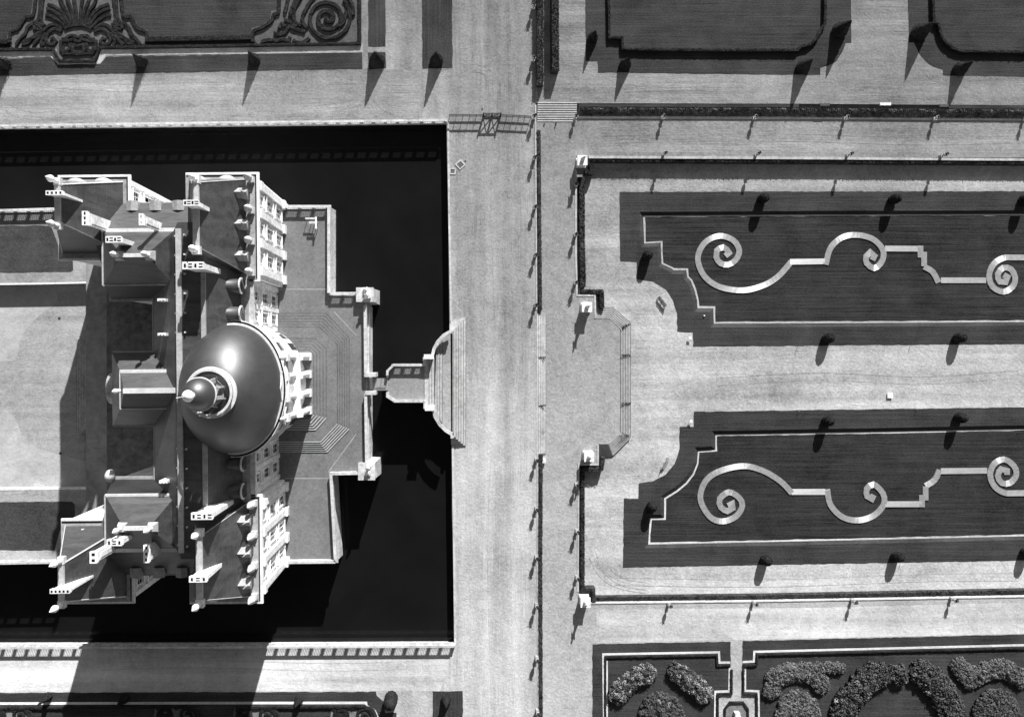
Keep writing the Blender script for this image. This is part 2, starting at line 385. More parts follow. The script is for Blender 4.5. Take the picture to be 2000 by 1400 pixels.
C1 = [(1100, 290), (2350, 295), (2350, 1200), (1100, 1200)]
m = MB(); m.open = True; m.sheet(PP(C1, ZC), [PP(WNo, ZC), PP(WSo, ZC)], ZC); struct(m.obj('parterre_gravel', 'gravel_parterre'))
for wn, wo_, nm in ((WN, WNo, 'n'), (WS, WSo, 's')):
    m = MB(); m.open = True; m.skirt(PP(wo_, ZC), ZC + 0.03, ZI, PP(wn, ZI)); struct(m.obj('grass_bank', 'grass'))
    m = MB(); m.open = True; m.sheet(PP(orient_out(wn, 3), ZI), [], ZI - 0.004); struct(m.obj('sunken_lawn', 'grass_dark'))
    m = MB(); pts = densify(PP(wn, ZI), 1.5); stroke(m, [p + Vector((random.uniform(-.07, .07), random.uniform(-.07, .07))) for p in pts], 0.5, ZI - 0.1, ZI + 0.05, off=0)
    struct(m.obj('edging_path', 'path_edge'))
LN = [(1210, 375), (2300, 373), (2300, 670), (2000, 672), (1700, 674), (1354, 677), (1353, 649), (1323, 648), (1322, 612), (1315, 587), (1300, 565), (1275, 550), (1244, 545), (1243, 512), (1211, 511)]
LS = [(1355, 804), (1700, 799), (2000, 795), (2300, 791), (2300, 1088), (2000, 1094), (1600, 1101), (1217, 1108), (1218, 973), (1247, 973), (1247, 943), (1275, 940), (1300, 926), (1318, 905), (1327, 875), (1327, 833), (1355, 833)]
for Lp, ho in ((LN, WNo), (LS, WSo)):
    lo_ = PP(Lp, ZC); lo_ = [p + Vector((random.uniform(-.07, .07), random.uniform(-.07, .07))) for p in densify(lo_ + lo_[:1], .9)[:-1]]; m = MB(); m.open = True; m.sheet(lo_, [PP(ho, ZC)], ZC + 0.03); struct(m.obj('lawn', 'grass'))
# water
m = MB(); m.open = True; m.sheet(PP([(X_L, 100), (930, 100), (930, 1400), (X_L, 1400)], ZW), [], ZW); struct(m.obj('moat_water', 'water'))

# ------------------------------------------------------------------ lawns on the upper levels
def lawn(px, z=ZA, mat='grass', lift=0.03, name='lawn'): return flat(name, px, z, mat, lift=lift)
lawn([(-400, -200), (706, -200), (706, 91), (-400, 105)], name='lawn')
flat('edging_path', [(-400, 98), (98, 96), (210, 93), (708, 86), (709, 103), (207, 109), (196, 125), (112, 125), (99, 111), (-400, 118)], ZA, 'path_edge', lift=0.045)
lawn([(-400, 120), (0, 115), (98, 112), (110, 122), (112, 127), (196, 126), (207, 111), (707, 103), (708, 135), (0, 149), (-400, 157)])
flat('edging_path', [(706, -200), (719, -200), (720, 136), (708, 136)], ZA, 'gravel', lift=0.02)
lawn([(719, -200), (753, -200), (753, 91), (719, 92)], mat='grass_y'); lawn([(719, 103), (753, 102), (754, 134), (720, 136)], mat='grass_y')
lawn([(823, -200), (882, -200), (884, 133), (825, 135)], mat='grass_y')
TR1 = [(1141, -200), (1660, -200), (1662, 60), (1662, 84), (1651, 84), (1645, 103), (1632, 121), (1618, 129), (1602, 133), (1602, 147), (1400, 145), (1168, 142), (1167, 120), (1144, 120)]
TR2 = [(1770, -200), (2400, -200), (2400, 153), (2000, 150), (1841, 148), (1841, 137), (1822, 130), (1805, 118), (1793, 103), (1785, 84), (1775, 84)]
lawn(TR1); lawn(TR2)
lawn([(1157, 1257), (1427, 1252), (1427, 1500), (1157, 1500)], ZB); lawn([(1450, 1251), (2000, 1238), (2400, 1229), (2400, 1500), (1450, 1500)], ZB)
lawn([(-400, 1353), (735, 1350), (736, 1358), (748, 1368), (752, 1391), (775, 1391), (775, 1500), (-400, 1500)]); lawn([(845, 1349), (904, 1349), (904, 1500), (845, 1500)], mat='grass_y')
flat('edging_path', [(-400, 1371), (717, 1369), (718, 1376), (734, 1386), (740, 1400), (735, 1400), (728, 1389), (714, 1380), (712, 1374), (-400, 1376)], ZA, 'path_edge', lift=0.045)

# ------------------------------------------------------------------ chateau platform (in the moat)
plat = [(-1500, 410), (0, 410), (102, 407), (545, 402), (641, 402), (641, 573), (704, 573), (716, 598), (716, 738), (716, 764), (716, 905), (703, 923), (645, 925), (655, 1098), (0, 1101), (-1500, 1104)]
pt = PP(plat, ZT)
court_px = [(-1500, 555), (0, 555), (80, 554), (168, 552), (168, 953), (80, 954), (0, 955), (-1500, 957)]
ct = PP(court_px, ZT)
base = MB(); base.open = True
# platform top with the sunk forecourt cut in, drawn as a simple polygon with a slot open to the west
loop = PP([(-1500, 410), (0, 410), (102, 407), (545, 402), (641, 402), (641, 573), (704, 573), (716, 598), (716, 905), (703, 923), (645, 925), (655, 1098), (0, 1101), (-1500, 1104), (-1500, 957), (0, 955), (168, 953), (168, 552), (0, 555), (-1500, 555)], ZT)
base.sheet(loop, [], ZT); struct(base.obj('platform_paving', 'cobble'))
bt = offset_path(pt, 0.0); bo = offset_path(pt, 0.75); bi = offset_path(pt, -0.75)
ctr = Vector((-60, 0)); 
outw = bo if (bo[4] - ctr).length > (bi[4] - ctr).length else bi
m = MB(); m.open = True; n = len(pt)
for i in range(n - 1):
    a, c, a2, c2 = bt[i], bt[i + 1], outw[i], outw[i + 1]
    m.add([(a2.x, a2.y, -9), (c2.x, c2.y, -9), (c.x, c.y, ZT - 0.01), (a.x, a.y, ZT - 0.01)], [(0, 1, 2, 3)])
    d = (a - c).length
pw = m.obj('platform_wall', 'stone_old'); tag(pw, 'battered mottled stone wall carrying the chateau platform out of the moat', 'wall')
m = MB(); stroke(m, [Vector(p) for p in offset_path(pt, 0)], 0.9, ZT - 0.9, ZT - 0.55, off=0.0); 
m = MB(); m.open = True
for k in (0.35, ):
    lp = [bt[i].lerp(outw[i], 0.22) for i in range(n)]
    stroke(m, lp, 0.35, 2.6, 2.95)
m.obj('string_course', 'stone', pw)
m = MB(); m.open = True; m.sheet(PP([(-1500, 545), (175, 545), (175, 965), (-1500, 965)], ZF), [], ZF); struct(m.obj('forecourt', 'court'))
m = MB(); m.open = True; cl = PP([(-1500, 555), (0, 555), (80, 554), (168, 552), (168, 953), (80, 954), (0, 955), (-1500, 957)], ZT)
for i in range(len(cl) - 1):
    a, c = cl[i], cl[i + 1]; m.add([(a.x, a.y, ZF - .3), (c.x, c.y, ZF - .3), (c.x, c.y, ZT - 0.01), (a.x, a.y, ZT - 0.01)], [(0, 1, 2, 3)])
tag(m.obj('retaining_wall', 'stone'), 'pale low retaining wall around the sunken forecourt', 'wall')
m = MB(); stroke(m, PP([(-400, 555), (0, 555), (80, 554), (168, 552)], ZT), 0.3, ZT - .02, ZT + 0.05); stroke(m, PP([(168, 953), (80, 954), (0, 955), (-400, 957)], ZT), 0.45, ZT - .02, ZT + 0.06)
tag(m.obj('kerb', 'stone_white'), 'thin pale stone kerb edging the sunken forecourt', 'kerb')
flat('lawn', [(-400, 443), (100, 441), (122, 500), (143, 503), (143, 528), (138, 531), (0, 533), (-400, 535)], ZT, 'grass_rough', lift=0.03)
flat('lawn', [(-400, 983), (140, 979), (146, 984), (146, 1010), (122, 1020), (107, 1074), (-400, 1076)], ZT, 'grass_rough', lift=0.03)
flat('platform_gravel', [(-400, 442), (0, 442), (100, 440), (168, 440), (168, 552), (80, 554), (0, 555), (-400, 555)], ZT, 'court', lift=0.012)
flat('platform_gravel', [(-400, 957), (0, 955), (168, 953), (168, 1040), (110, 1075), (110, 1094), (-400, 1096)], ZT, 'court', lift=0.012)
flat('court_paving', [(168, 508), (215, 506), (330, 600), (330, 930), (215, 1000), (168, 1010)], ZT, 'court_paving', lift=.02); flat('court_paving', [(208, 508), (330, 600), (330, 930), (209, 1000)], ZT, 'court_flags', lift=.026)
# bright swirl of sand in the forecourt
def circle(cx, cy, rx, ry=None, n=40, a0=0, a1=360):
    ry = ry or rx; return [(cx + rx * math.cos(R(a0 + (a1 - a0) * i / n)), cy + ry * math.sin(R(a0 + (a1 - a0) * i / n))) for i in range(n + 1)]
c1 = [(-400, 560), (0, 562), (60, 563), (108, 568), (112, 578), (108, 594), (75, 618), (50, 645), (38, 672), (33, 697), (22, 705), (0, 706), (-400, 706)]
c1 = [(p.x, p.y) for p in crom(c1[3:12], 6)]
flat('forecourt_sand', [(-400, 560), (108, 560)] + c1 + [(-400, 706)], ZF, 'court_bright', lift=0.01)
c2 = [(p.x, p.y) for p in crom([(-10, 797), (15, 802), (32, 820), (42, 845), (60, 868), (80, 878)], 6)]
flat('forecourt_sand', [(-400, 797)] + c2 + [(168, 900), (168, 950), (-400, 955)], ZF, 'court_bright', lift=0.01)
for (x, y) in ((116, 622), (118, 885)):
    m = MB(); p = P(x, y, ZF); m.lathe([(0.28, 0), (0.28, 0.03)], 12, p); tag(m.obj('drain_cover', 'iron'), 'small dark drain cover in the %s half of the forecourt' % ('upper' if y < 700 else 'lower'), 'drain cover', 'forecourt drain covers')

def edge_strip(step, pts, z, w=0.13, mat='dark_edge', name='dark_edge'):  # default is a dark strip drawn along step edges to mark the riser lines
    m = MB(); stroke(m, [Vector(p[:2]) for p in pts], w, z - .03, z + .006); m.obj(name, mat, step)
# perron: entrance steps on the court side
def stair(name, polys, z_hi, rise, label, mat='paving', group=None, parent=None):
    root = thing(name, (0, 0, 0), label, 'stairs', group)
    for i, pl in enumerate(polys):
        z = z_hi - rise * i
        mm = MB(); mm.prism(PP(pl, z), z - rise * (1.0 if i < len(polys) - 1 else 1.2) - 0.3, z); st_ = mm.obj('step', mat, root); edge_strip(st_, PP(pl, z), z, .05)
    return root
stp = []
for i in range(6):
    o = i * 3.4
    stp.append([(170, 680 - o), (166 - i * 3.2, 680 - o), (166 - i * 3.2, 832 + o), (170, 832 + o)])
stair('entrance_steps', stp, ZT - 0.02, (ZT - ZF) / 6, 'worn stone steps rising from the forecourt to the entrance front', 'step_stone')

# ------------------------------------------------------------------ chateau
O = Vector((-36.4, -5.7, 0)); TH = R(0.55)
CH = thing('chateau', O, 'large baroque chateau with slate roofs and an oval dome standing in the moat', 'chateau'); CH.rotation_euler = (0, 0, TH)
MT = Matrix.Translation(O) @ Matrix.Rotation(TH, 4, 'Z'); MI = MT.inverted()
def Lc(px, py, z): return MI @ P(px, py, z)
CZ = 21.0
def part(mb, name, mat, parent=None, smooth=False): return mb.obj(name, mat, parent if parent is not None else CH, smooth)
def cornice(rect, name='cornice', z=CZ, out=0.65, mat='stone_white'):
    x0, x1, y0, y1 = rect; ow = .15; m = MB(); m.frustum((x0 - .1, x1 + .1, y0 - .1, y1 + .1), z - 1.1, (x0 - ow, x1 + out, y0 - out, y1 + out), z - 0.35)
    m.box(x0 - ow, x1 + out, y0 - out, y1 + out, z - 0.35, z); m.box(x0 - .06, x1 + .06, y0 - .06, y1 + .06, z - 2.0, z - 1.6)
    return part(m, name, mat)
def ledge(rect, z=CZ): 
    x0, x1, y0, y1 = rect; m = MB(); m.box(x0 - .1, x1 + .25, y0 - .3, y1 + .3, z - .05, z + 0.06); part(m, 'gutter_ledge', 'stone_grey')
    m = MB(); m.box(x0, x1 + .05, y1 - .12, y1 + .22, z, z + .075); m.box(x1 + .02, x1 + .2, y0 - .2, y1 + .22, z, z + .08); part(m, 'gutter', 'black')
def ridge(p0, p1, w=0.55, mat='lead'):
    m = MB(); m.bar(p0, p1, w, 0.35); return part(m, 'ridge_cap', mat)
def hips(rect, z0, top, z1, w=0.22, mat='lead'):
    x0, x1, y0, y1 = rect; X0, X1, Y0, Y1 = top
    for a, c in (((x0, y0), (X0, Y0)), ((x1, y0), (X1, Y0)), ((x1, y1), (X1, Y1)), ((x0, y1), (X0, Y1))):
        m = MB(); m.bar((a[0], a[1], z0), (c[0], c[1], z1), w, 0.12); part(m, 'hip_flashing', mat)
def finial(x, y, z, h=2.6, par=None, s=1.0):
    m = MB(); m.lathe([(0.42 * s, 0), (0.42 * s, 0.25 * h / 2.6), (0.2 * s, 0.4 * h / 2.6), (0.16 * s, 0.7 * h / 2.6), (0.45 * s, 1.05 * h / 2.6), (0.55 * s, 1.4 * h / 2.6), (0.4 * s, 1.8 * h / 2.6), (0.22 * s, 2.2 * h / 2.6), (0.05, h)], 10, (x, y, z))
    return part(m, 'finial', 'stone_white', par, True)
# --- walls
def body(rect, z0, z1=CZ - 1.0, mat='stone_white', name='wall'):
    m = MB(); m.box(rect[0], rect[1], rect[2], rect[3], z0, z1); return part(m, name, mat)
MIR = (1, -1)
def yr(a, b_, s): return (a, b_) if s > 0 else (-b_, -a)
GP = (-8.5, 2.8, 18.2, 34.9)      # garden pavilion
FP = (-29.6, -18.4, 21.9, 34.7)   # far west pavilion
body((-13.7, 1.7, -18.2, 18.2), ZT - .5, name='central_wall')
for s in MIR:
    y0, y1 = yr(GP[2], GP[3], s); gp = (GP[0], GP[1], y0, y1)
    body(gp, -4.0, name='pavilion_wall'); cornice(gp); ledge(gp)
    zr = 31.0
    e = (GP[0] + .5, GP[1] - 1.45, y0 + .55, y1 - .55); yc = (y0 + y1) / 2
    t = (-3.55, -2.75, yc - 4.9, yc + 4.9)
    m = MB(); m.frustum(e, CZ, t, zr); part(m, 'slate_roof', 'slate')
    ridge((-3.15, yc - 5.0, zr + .05), (-3.15, yc + 5.0, zr + .05), 0.95); hips(e, CZ, t, zr, .14, 'stone_grey')
    for yy in (yc - 5.3, yc + 5.3):
        m = MB(); m.box(-3.75, -2.55, yy - .6, yy + .6, zr - .5, zr + .35); part(m, 'ridge_plinth', 'lead_white')
        finial(-3.15, yy, zr + .3, 2.8)
    # urns and dormers along the garden cornice
    for k in range(4):
        yy = yc + (k - 1.5) * 5.1
        m = MB(); m.box(1.75, 2.75, yy - .5, yy + .5, CZ, CZ + .9); u = part(m, 'urn_pedestal', 'stone')
        m = MB(); m.lathe([(0.3, 0), (0.2, .25), (0.5, .7), (0.66, 1.2), (0.62, 1.6), (0.42, 2.0), (0.46, 2.2), (0.25, 2.7), (0.05, 3.2)], 12, (2.25, yy, CZ + .85), jit=.04); m.obj('urn', 'stone', u, True)
    for k in range(3):
        yy = yc + (k - 1) * 5.1
        m = MB(); m.box(0.4, 2.0, yy - .7, yy + .7, CZ, CZ + 1.9)
        m.add([(0.4, yy - .85, CZ + 1.9), (2.15, yy - .85, CZ + 1.9), (2.15, yy + .85, CZ + 1.9), (0.4, yy + .85, CZ + 1.9), (0.2, yy, CZ + 2.9), (2.15, yy, CZ + 2.9)],
              [(0, 1, 5, 4), (3, 4, 5, 2), (1, 2, 5), (0, 4, 3), (0, 3, 2, 1)])
        m.lathe([(0.3, 0), (0.1, .4), (0.02, 1.8)], 8, (1.6, yy, CZ + 2.8))
        dm = part(m, 'dormer', 'stone_grey'); g = MB(); g.box(2.0, 2.06, yy - .5, yy + .5, CZ + .3, CZ + 1.7); g.obj('pane', 'glass', dm)
    # north / south end dormers (segmental)
    ye = y1 - .2 if s > 0 else y0 + .2
    for xx in (-6.2, -1.4) if s > 0 else (-4.5,):
        m = MB(); m.lathe([(1.35, -0.9), (1.35, .55), (1.1, .75), (0.4, .95)], 16, (xx, ye - s * .75, CZ + 1.0), 1, .55); part(m, 'dormer', 'lead', None, True)
    # far west pavilion
    y0f, y1f = yr(FP[2], FP[3], s); fp = (FP[0], FP[1], y0f, y1f)
    body(fp, -4.0, name='pavilion_wall'); cornice(fp); ledge(fp)
    e = (fp[0] + .5, fp[1] - .55, y0f + .55, y1f - .55); ycf = (y0f + y1f) / 2
    zr = 31.6; t = (-23.95, -23.25, ycf - 2.9, ycf + 2.9)
    m = MB(); m.frustum(e, CZ, t, zr); part(m, 'slate_roof', 'slate')
    ridge((-23.6, ycf - 3, zr + .05), (-23.6, ycf + 3, zr + .05), 0.85); hips(e, CZ, t, zr, 0.22)
    for yy in (ycf - 3.3, ycf + 3.3):
        m = MB(); m.box(-24.1, -23.1, yy - .55, yy + .55, zr - .5, zr + .3); part(m, 'ridge_plinth', 'lead_white'); finial(-23.6, yy, zr + .3, 2.8)
    if s > 0:
        for xx in (-26.0, -21.6):
            m = MB(); m.lathe([(1.35, -0.9), (1.35, .55), (1.1, .75), (0.4, .95)], 16, (xx, y1f - .95, CZ + 1.0), 1, .55); part(m, 'dormer', 'lead', None, True)
    else:
        for xx in (-25.6, -21.4):
            m = MB(); m.lathe([(1.0, -1.5), (1.0, .0), (.8, .3), (0.3, .45)], 16, (xx, y1f - 1.3, CZ + 1.0), 1, .5); part(m, 'dormer', 'lead', None, True)
    # link roof between the pavilions (outer eave)
    y0l, y1l = yr(16.0, 30.0, s)
    lk = (FP[1] - .3, GP[0] + .3, y0l, y1l); body(lk, -4.0, CZ - 1.0, name='link_wall')
    yo = 30.65 * s; yrg = 25.4 * s; zr2 = 25.0
    xa, xb = -22.0, -4.0
    m = MB(); m.add([(xa, yo, CZ), (xb, yo, CZ), (xb, yrg, zr2), (xa, yrg, zr2), (xa, 17 * s, CZ - .5), (xb, 17 * s, CZ - .5)], [(0, 1, 2, 3), (3, 2, 5, 4), (0, 3, 4), (1, 5, 2), (0, 4, 5, 1)])
    part(m, 'slate_roof', 'slate')
    ridge((xa + 1.5, yrg, zr2 + .1), (xb - 4.4, yrg, zr2 + .1), 0.6, 'lead_white')
    m = MB(); m.box(FP[1] + .7, GP[0] - .7, *( (30.0, 30.75) if s > 0 else (-30.75, -30.0)), CZ - .45, CZ + .05); part(m, 'cornice', 'stone_grey')
    for k in range(3):
        xx = -16.9 + k * 3.75
        m = MB(); ya, yb = (29.1, 30.7) if s > 0 else (-30.7, -29.1)
        m.box(xx - .8, xx + .8, ya, yb, CZ - 1.0, CZ + 1.3)
        m.add([(xx - .95, ya, CZ + 1.3), (xx + .95, ya, CZ + 1.3), (xx + .95, yb, CZ + 1.3), (xx - .95, yb, CZ + 1.3), (xx, ya, CZ + 1.7), (xx, yb, CZ + 1.7)], [(0, 1, 4), (3, 5, 2), (0, 4, 5, 3), (1, 2, 5, 4), (0, 3, 2, 1)])
        dm = part(m, 'dormer', 'stone_grey')
    # court block with high hipped roof
    bx = (-20.3, -9.0); yb0, yb1 = yr(16.7, 25.3, s)
    body((-21.0, -9.0) + yr(15.0, 24.0, s), ZT - .5, name='court_block_wall')
    ye0, ye1 = yr(15.2, 25.3, s)
    m = MB(); m.frustum((-21.2, -8.2) + yr(14.9, 26.0, s), CZ - .3, (bx[0], bx[1], yb0, yb1), 25.05); part(m, 'mansard', 'slate_shaded')
    cr = MB(); cr.box(-21.6, -13.5, *yr(14.5, 16.0, s), CZ - .8, CZ - .25); cr.box(-21.6, -20.6, *yr(15.0, 23.0, s), CZ - .8, CZ - .26); part(cr, 'cornice', 'stone_grey')
    t = (-15.1, -11.0, 20.7 * s - .25, 20.7 * s + .25)
    m = MB(); m.frustum((bx[0], bx[1], yb0, yb1), 25.06, t, 30.0); part(m, 'slate_roof', 'slate')
    for a, c, w_, mt_ in (((bx[0], yb0), (bx[1], yb0), .2, 'lead'), ((bx[1], yb0), (bx[1], yb1), .4, 'lead'), ((bx[1], yb1), (bx[0], yb1), .5, 'lead_white'), ((bx[0], yb1), (bx[0], yb0), .25, 'lead')):
        m = MB(); m.bar((a[0], a[1], 25.1), (c[0], c[1], 25.1), w_, 0.3); part(m, 'curb_flashing', mt_)
    ridge((-15.2, 20.7 * s, 30.05), (-10.9, 20.7 * s, 30.05), 0.6, 'lead_white')
    for xx in (-15.4, -10.8):
        m = MB(); m.frustum((xx - .75, xx + .75, 20.7 * s - .75, 20.7 * s + .75), 29.3, (xx - .45, xx + .45, 20.7 * s - .45, 20.7 * s + .45), 30.35); part(m, 'ridge_plinth', 'lead'); finial(xx, 20.7 * s, 30.3, 2.4, s=.85)
    # curved corner galleries of the court front
    m = MB(); cx_, cy_ = -21.0, 15.0 * s; pts = []
    arc = [(-20.5 + 6.8 * math.sin(R(a)), s * (6.0 + 9.0 - 8.5 * math.cos(R(a)))) for a in range(0, 91, 9)]
    poly = [(-13.7, 6.0 * s)] + [(-19.5 + 5.6 * math.sin(R(a)), s * (15.0 - 8.8 * math.cos(R(a)))) for a in range(0, 91, 9)]
    arcp = [(-17.0 + 3.6 * math.sin(R(a)), s * (13.2 - 6.6 * math.cos(R(a)))) for a in range(0, 91, 9)]
    poly = [(-13.5, 6.2 * s)] + arcp + [(-13.4, 14.9 * s), (-12.9, 14.9 * s), (-12.9, 6.2 * s)]
    poly2 = [(-17.0, 6.2 * s)] + arcp + [(-13.4, 14.9 * s), (-13.0, 14.9 * s), (-13.0, 6.2 * s)]
    m.prism(poly2, ZT - .3, 13.0); part(m, 'curved_gallery', 'slate_shaded')  # coloured near black to paint the shade of the court recess
    m = MB(); stroke(m, [Vector((-16.5, 6.4 * s))] + [Vector(p) for p in arcp] + [Vector((-13.4, 14.8 * s))], 0.35, 13.0, 13.3); part(m, 'gallery_coping', 'stone_grey')
# --- central range roofs
m = MB(); cw = (-14.3, .35)
m.add([(cw[0], -19, CZ), (cw[1], -19, CZ), (cw[1], 19, CZ), (cw[0], 19, CZ), (-7.1, -26, 28.2), (-3.1, -26, 28.2), (-3.1, 26, 28.2), (-7.1, 26, 28.2)],
      [(3, 2, 1, 0), (4, 5, 6, 7), (0, 1, 5, 4), (1, 2, 6, 5), (2, 3, 7, 6), (3, 0, 4, 7)])
part(m, 'slate_roof', 'slate')
ridge((-6.95, -25, 28.3), (-6.95, 25, 28.3), 0.85, 'lead'); ridge((-3.2, -19.5, 28.25), (-3.2, 19.5, 28.25), 0.7, 'stone_grey')
for s in MIR:
    m = MB(); y0, y1 = yr(7.5, 18.3, s); m.box(-.2, 2.35, y0, y1, CZ - .45, CZ); m.frustum((1.5, 1.8, y0, y1), CZ - 1.1, (1.5, 2.35, y0, y1), CZ - .45); part(m, 'cornice', 'stone')
    m = MB(); m.box(.3, 1.6, y0, y1, CZ, CZ + .12); part(m, 'gutter_ledge', 'stone_grey')
    m = MB(); y0, y1 = yr(5.8, 15.0, s); m.box(-14.35, -13.6, y0, y1, CZ - .6, CZ + .08); part(m, 'cornice', 'lead')
    for k, yy in enumerate((16.6, 12.1)):
        y = yy * s
        m = MB(); N = 12; vs = []; x_f, x_b = .95, -2.4; rr = 1.15
        for i in range(N + 1):
            a = math.pi * i / N; yyy = y + rr * math.cos(a); zz = CZ + 1.9 + rr * 1.15 * math.sin(a)
            vs += [(x_f, yyy, zz), (x_b, yyy, zz)]
        fs = [(2 * i, 2 * i + 2, 2 * i + 3, 2 * i + 1) for i in range(N)]
        vs += [(x_f, y + rr, CZ), (x_f, y - rr, CZ), (x_b, y + rr, CZ), (x_b, y - rr, CZ)]; b0 = 2 * (N + 1)
        fs += [tuple([2 * i for i in range(N + 1)] + [b0 + 1, b0]), (0, 1, b0 + 2, b0), (2 * N + 1, 2 * N, b0 + 1, b0 + 3)]
        m.add(vs, fs); dm = part(m, 'dormer', 'slate', None, True)
        m = MB(); 
        pp = [(x_f + .08, y + (rr + .08) * math.cos(math.pi * i / 12), CZ + 1.9 + (rr + .08) * 1.15 * math.sin(math.pi * i / 12)) for i in range(13)]
        for i in range(12): m.bar(pp[i], pp[i + 1], 0.22, 0.3)
        m.obj('dormer_arch', 'lead_white', dm)
        m = MB(); m.lathe([(0.62, 0), (0.62, 0.05)], 14, (0, 0, 0)); 
        m.v = [(x_f + .03 + v[2], y + v[0], CZ + 2.0 + v[1]) for v in m.v]; m.obj('pane', 'glass', dm)
    for yy in ((14.2, 8.8) if s > 0 else (14.4,)):
        m = MB(); m.box(-11.2, -9.9, yy * s - .22, yy * s + .22, 22.5, 26.3); m.lathe([(0.2, 0), (0.2, .35)], 8, (-10.8, yy * s, 26.3)); m.lathe([(0.2, 0), (0.2, .35)], 8, (-10.3, yy * s, 26.3)); part(m, 'roof_vent', 'stone_white')
# court side entrance pavilion with mansard
ew = (-20.8, -13.0, -5.6, 5.6)
body(ew, ZT - .5, name='entrance_wall'); cornice(ew, mat='stone_grey')
m = MB(); m.frustum((-21.1, -6.5, -6.0, 6.0), CZ, (-18.0, -6.5, -3.0, 3.0), 24.5); part(m, 'mansard', 'slate')
m = MB(); m.add([(-18, -3, 24.52), (-6, -3, 24.52), (-6, 3, 24.52), (-18, 3, 24.52), (-16.2, 0, 27), (-6, 0, 27)], [(0, 1, 5, 4), (3, 4, 5, 2), (0, 4, 3), (1, 2, 5), (0, 3, 2, 1)]); part(m, 'slate_roof', 'slate')
m = MB(); m.bar((-18, 3, 24.6), (-9.5, 3, 24.6), .55, .35); m.bar((-18, -3, 24.6), (-9.5, -3, 24.6), .15, .25); m.bar((-18, -3, 24.6), (-18, 3, 24.6), .15, .25); part(m, 'curb_flashing', 'lead_white')
ridge((-16.3, 0, 27.05), (-7, 0, 27.05), 0.8, 'lead_white'); finial(-17.0, 0, 27.0, 2.2, s=.8)
m = MB(); N = 14; vs = []
for i in range(N + 1):
    a = math.pi * i / N; vs += [(-22.6, 2.6 * math.cos(a), 18.4 + 1.9 * math.sin(a)), (-20.3, 2.6 * math.cos(a), 18.4 + 1.9 * math.sin(a))]
fs = [(2 * i, 2 * i + 2, 2 * i + 3, 2 * i + 1) for i in range(N)] + [tuple(2 * i for i in range(N + 1)), tuple(2 * i + 1 for i in range(N + 1))[::-1], (0, 1, 2 * N + 1, 2 * N)]
m.add(vs, fs); part(m, 'curved_pediment', 'stone', None, True)
m = MB(); m.box(-22.4, -20.5, -2.7, 2.7, ZT, 18.3); part(m, 'entrance_porch', 'stone')
for yy in (17.3, -14.2, -19.5):
    m = MB(); m.lathe([(1.0, 0), (1.05, .6), (.7, 1.3), (0.2, 1.6)], 14, (-21.4, yy, CZ + .0), .7, 1); part(m, 'dormer', 'stone' if yy < 0 else 'slate_shaded', None, True)  # upper dormer coloured dark as if shaded, lower ones pale as if lit
# --- oval salon: drum, dome, lantern
ex, ey = 7.65, 10.25
def oval(mb, prof, n=64, c=(0, 0, 0)):       # prof: (scale, z)
    vs = []; fs = []
    for r, z in prof:
        for k in range(n):
            a = 2 * math.pi * k / n; vs.append((c[0] + (ex * r[0] if isinstance(r, tuple) else ex * r) * math.cos(a), c[1] + (ey * r if not isinstance(r, tuple) else ey * r[1]) * math.sin(a), c[2] + z))
    m_ = len(prof)
    for i in range(m_ - 1):
        for k in range(n): fs.append((i * n + k, i * n + (k + 1) % n, (i + 1) * n + (k + 1) % n, (i + 1) * n + k))
    fs.append(tuple(range(n))[::-1]); fs.append(tuple((m_ - 1) * n + k for k in range(n))); return mb.add(vs, fs)
m = MB(); oval(m, [(0.97, ZT - .5), (0.97, 13.2)]); part(m, 'drum_wall', 'stone_white')
m = MB(); oval(m, [(0.955, 13.1), (0.955, CZ - .9), (1.0, CZ - .9), (1.05, CZ - .5), (1.05, CZ), (0.98, CZ + .02), (0.98, 22.8), (1.0, 22.8), (1.08, 23.2), (1.08, 23.6), (0.99, 23.62)]); part(m, 'attic_wall', 'stone_white')
m = MB(); oval(m, [(1.035, 23.6), (1.066, 23.6), (1.066, 23.68), (1.035, 23.69)]); part(m, 'attic_gutter', 'black')
m = MB(); oval(m, [(.96, 21.3), (.992, 21.3), (.992, 21.6), (.96, 21.6)]); part(m, 'attic_moulding', 'stone_grey')
m = MB(); oval(m, [(0.99, 12.6), (1.035, 12.9), (1.035, 13.4), (0.96, 13.42)]); part(m, 'entablature', 'stone_white')
prof = [(1.0, 23.65), (1.0, 23.9)]
for i in range(1, 25):
    t = i / 24 * R(68); prof.append((math.cos(t) , 23.9 + 11.0 * math.sin(t)))
# shrink so that the top radius becomes a circle of 3.4 m
pr2 = []
for i, (r, z) in enumerate(prof):
    f = max(0, (i - 1) / (len(prof) - 2)); tx, ty = 3.5 / ex, 3.5 / ey; e0 = math.cos(R(68))
    k = (1 - r) / (1 - e0) if i else 0
    pr2.append(((1 + (tx - 1) * k, 1 + (ty - 1) * k), z))
def oval2(mb, prof, n=72):
    vs = []; fs = []
    for (rx, ry), z in prof:
        for k in range(n):
            a = 2 * math.pi * k / n; vs.append((ex * rx * math.cos(a), ey * ry * math.sin(a), z))
    for i in range(len(prof) - 1):
        for k in range(n): fs.append((i * n + k, i * n + (k + 1) % n, (i + 1) * n + (k + 1) % n, (i + 1) * n + k))
    fs.append(tuple((len(prof) - 1) * n + k for k in range(n))); return mb.add(vs, fs)
m = MB(); oval2(m, pr2); dome = part(m, 'dome', 'dome_slate', None, True)
m = MB(); oval(m, [(1.0, 23.6), (1.035, 23.6), (1.035, 23.95), (1.0, 23.96)], 72); m.obj('dome_gutter', 'lead_white', dome)
zt = pr2[-1][1]      # ~34.1
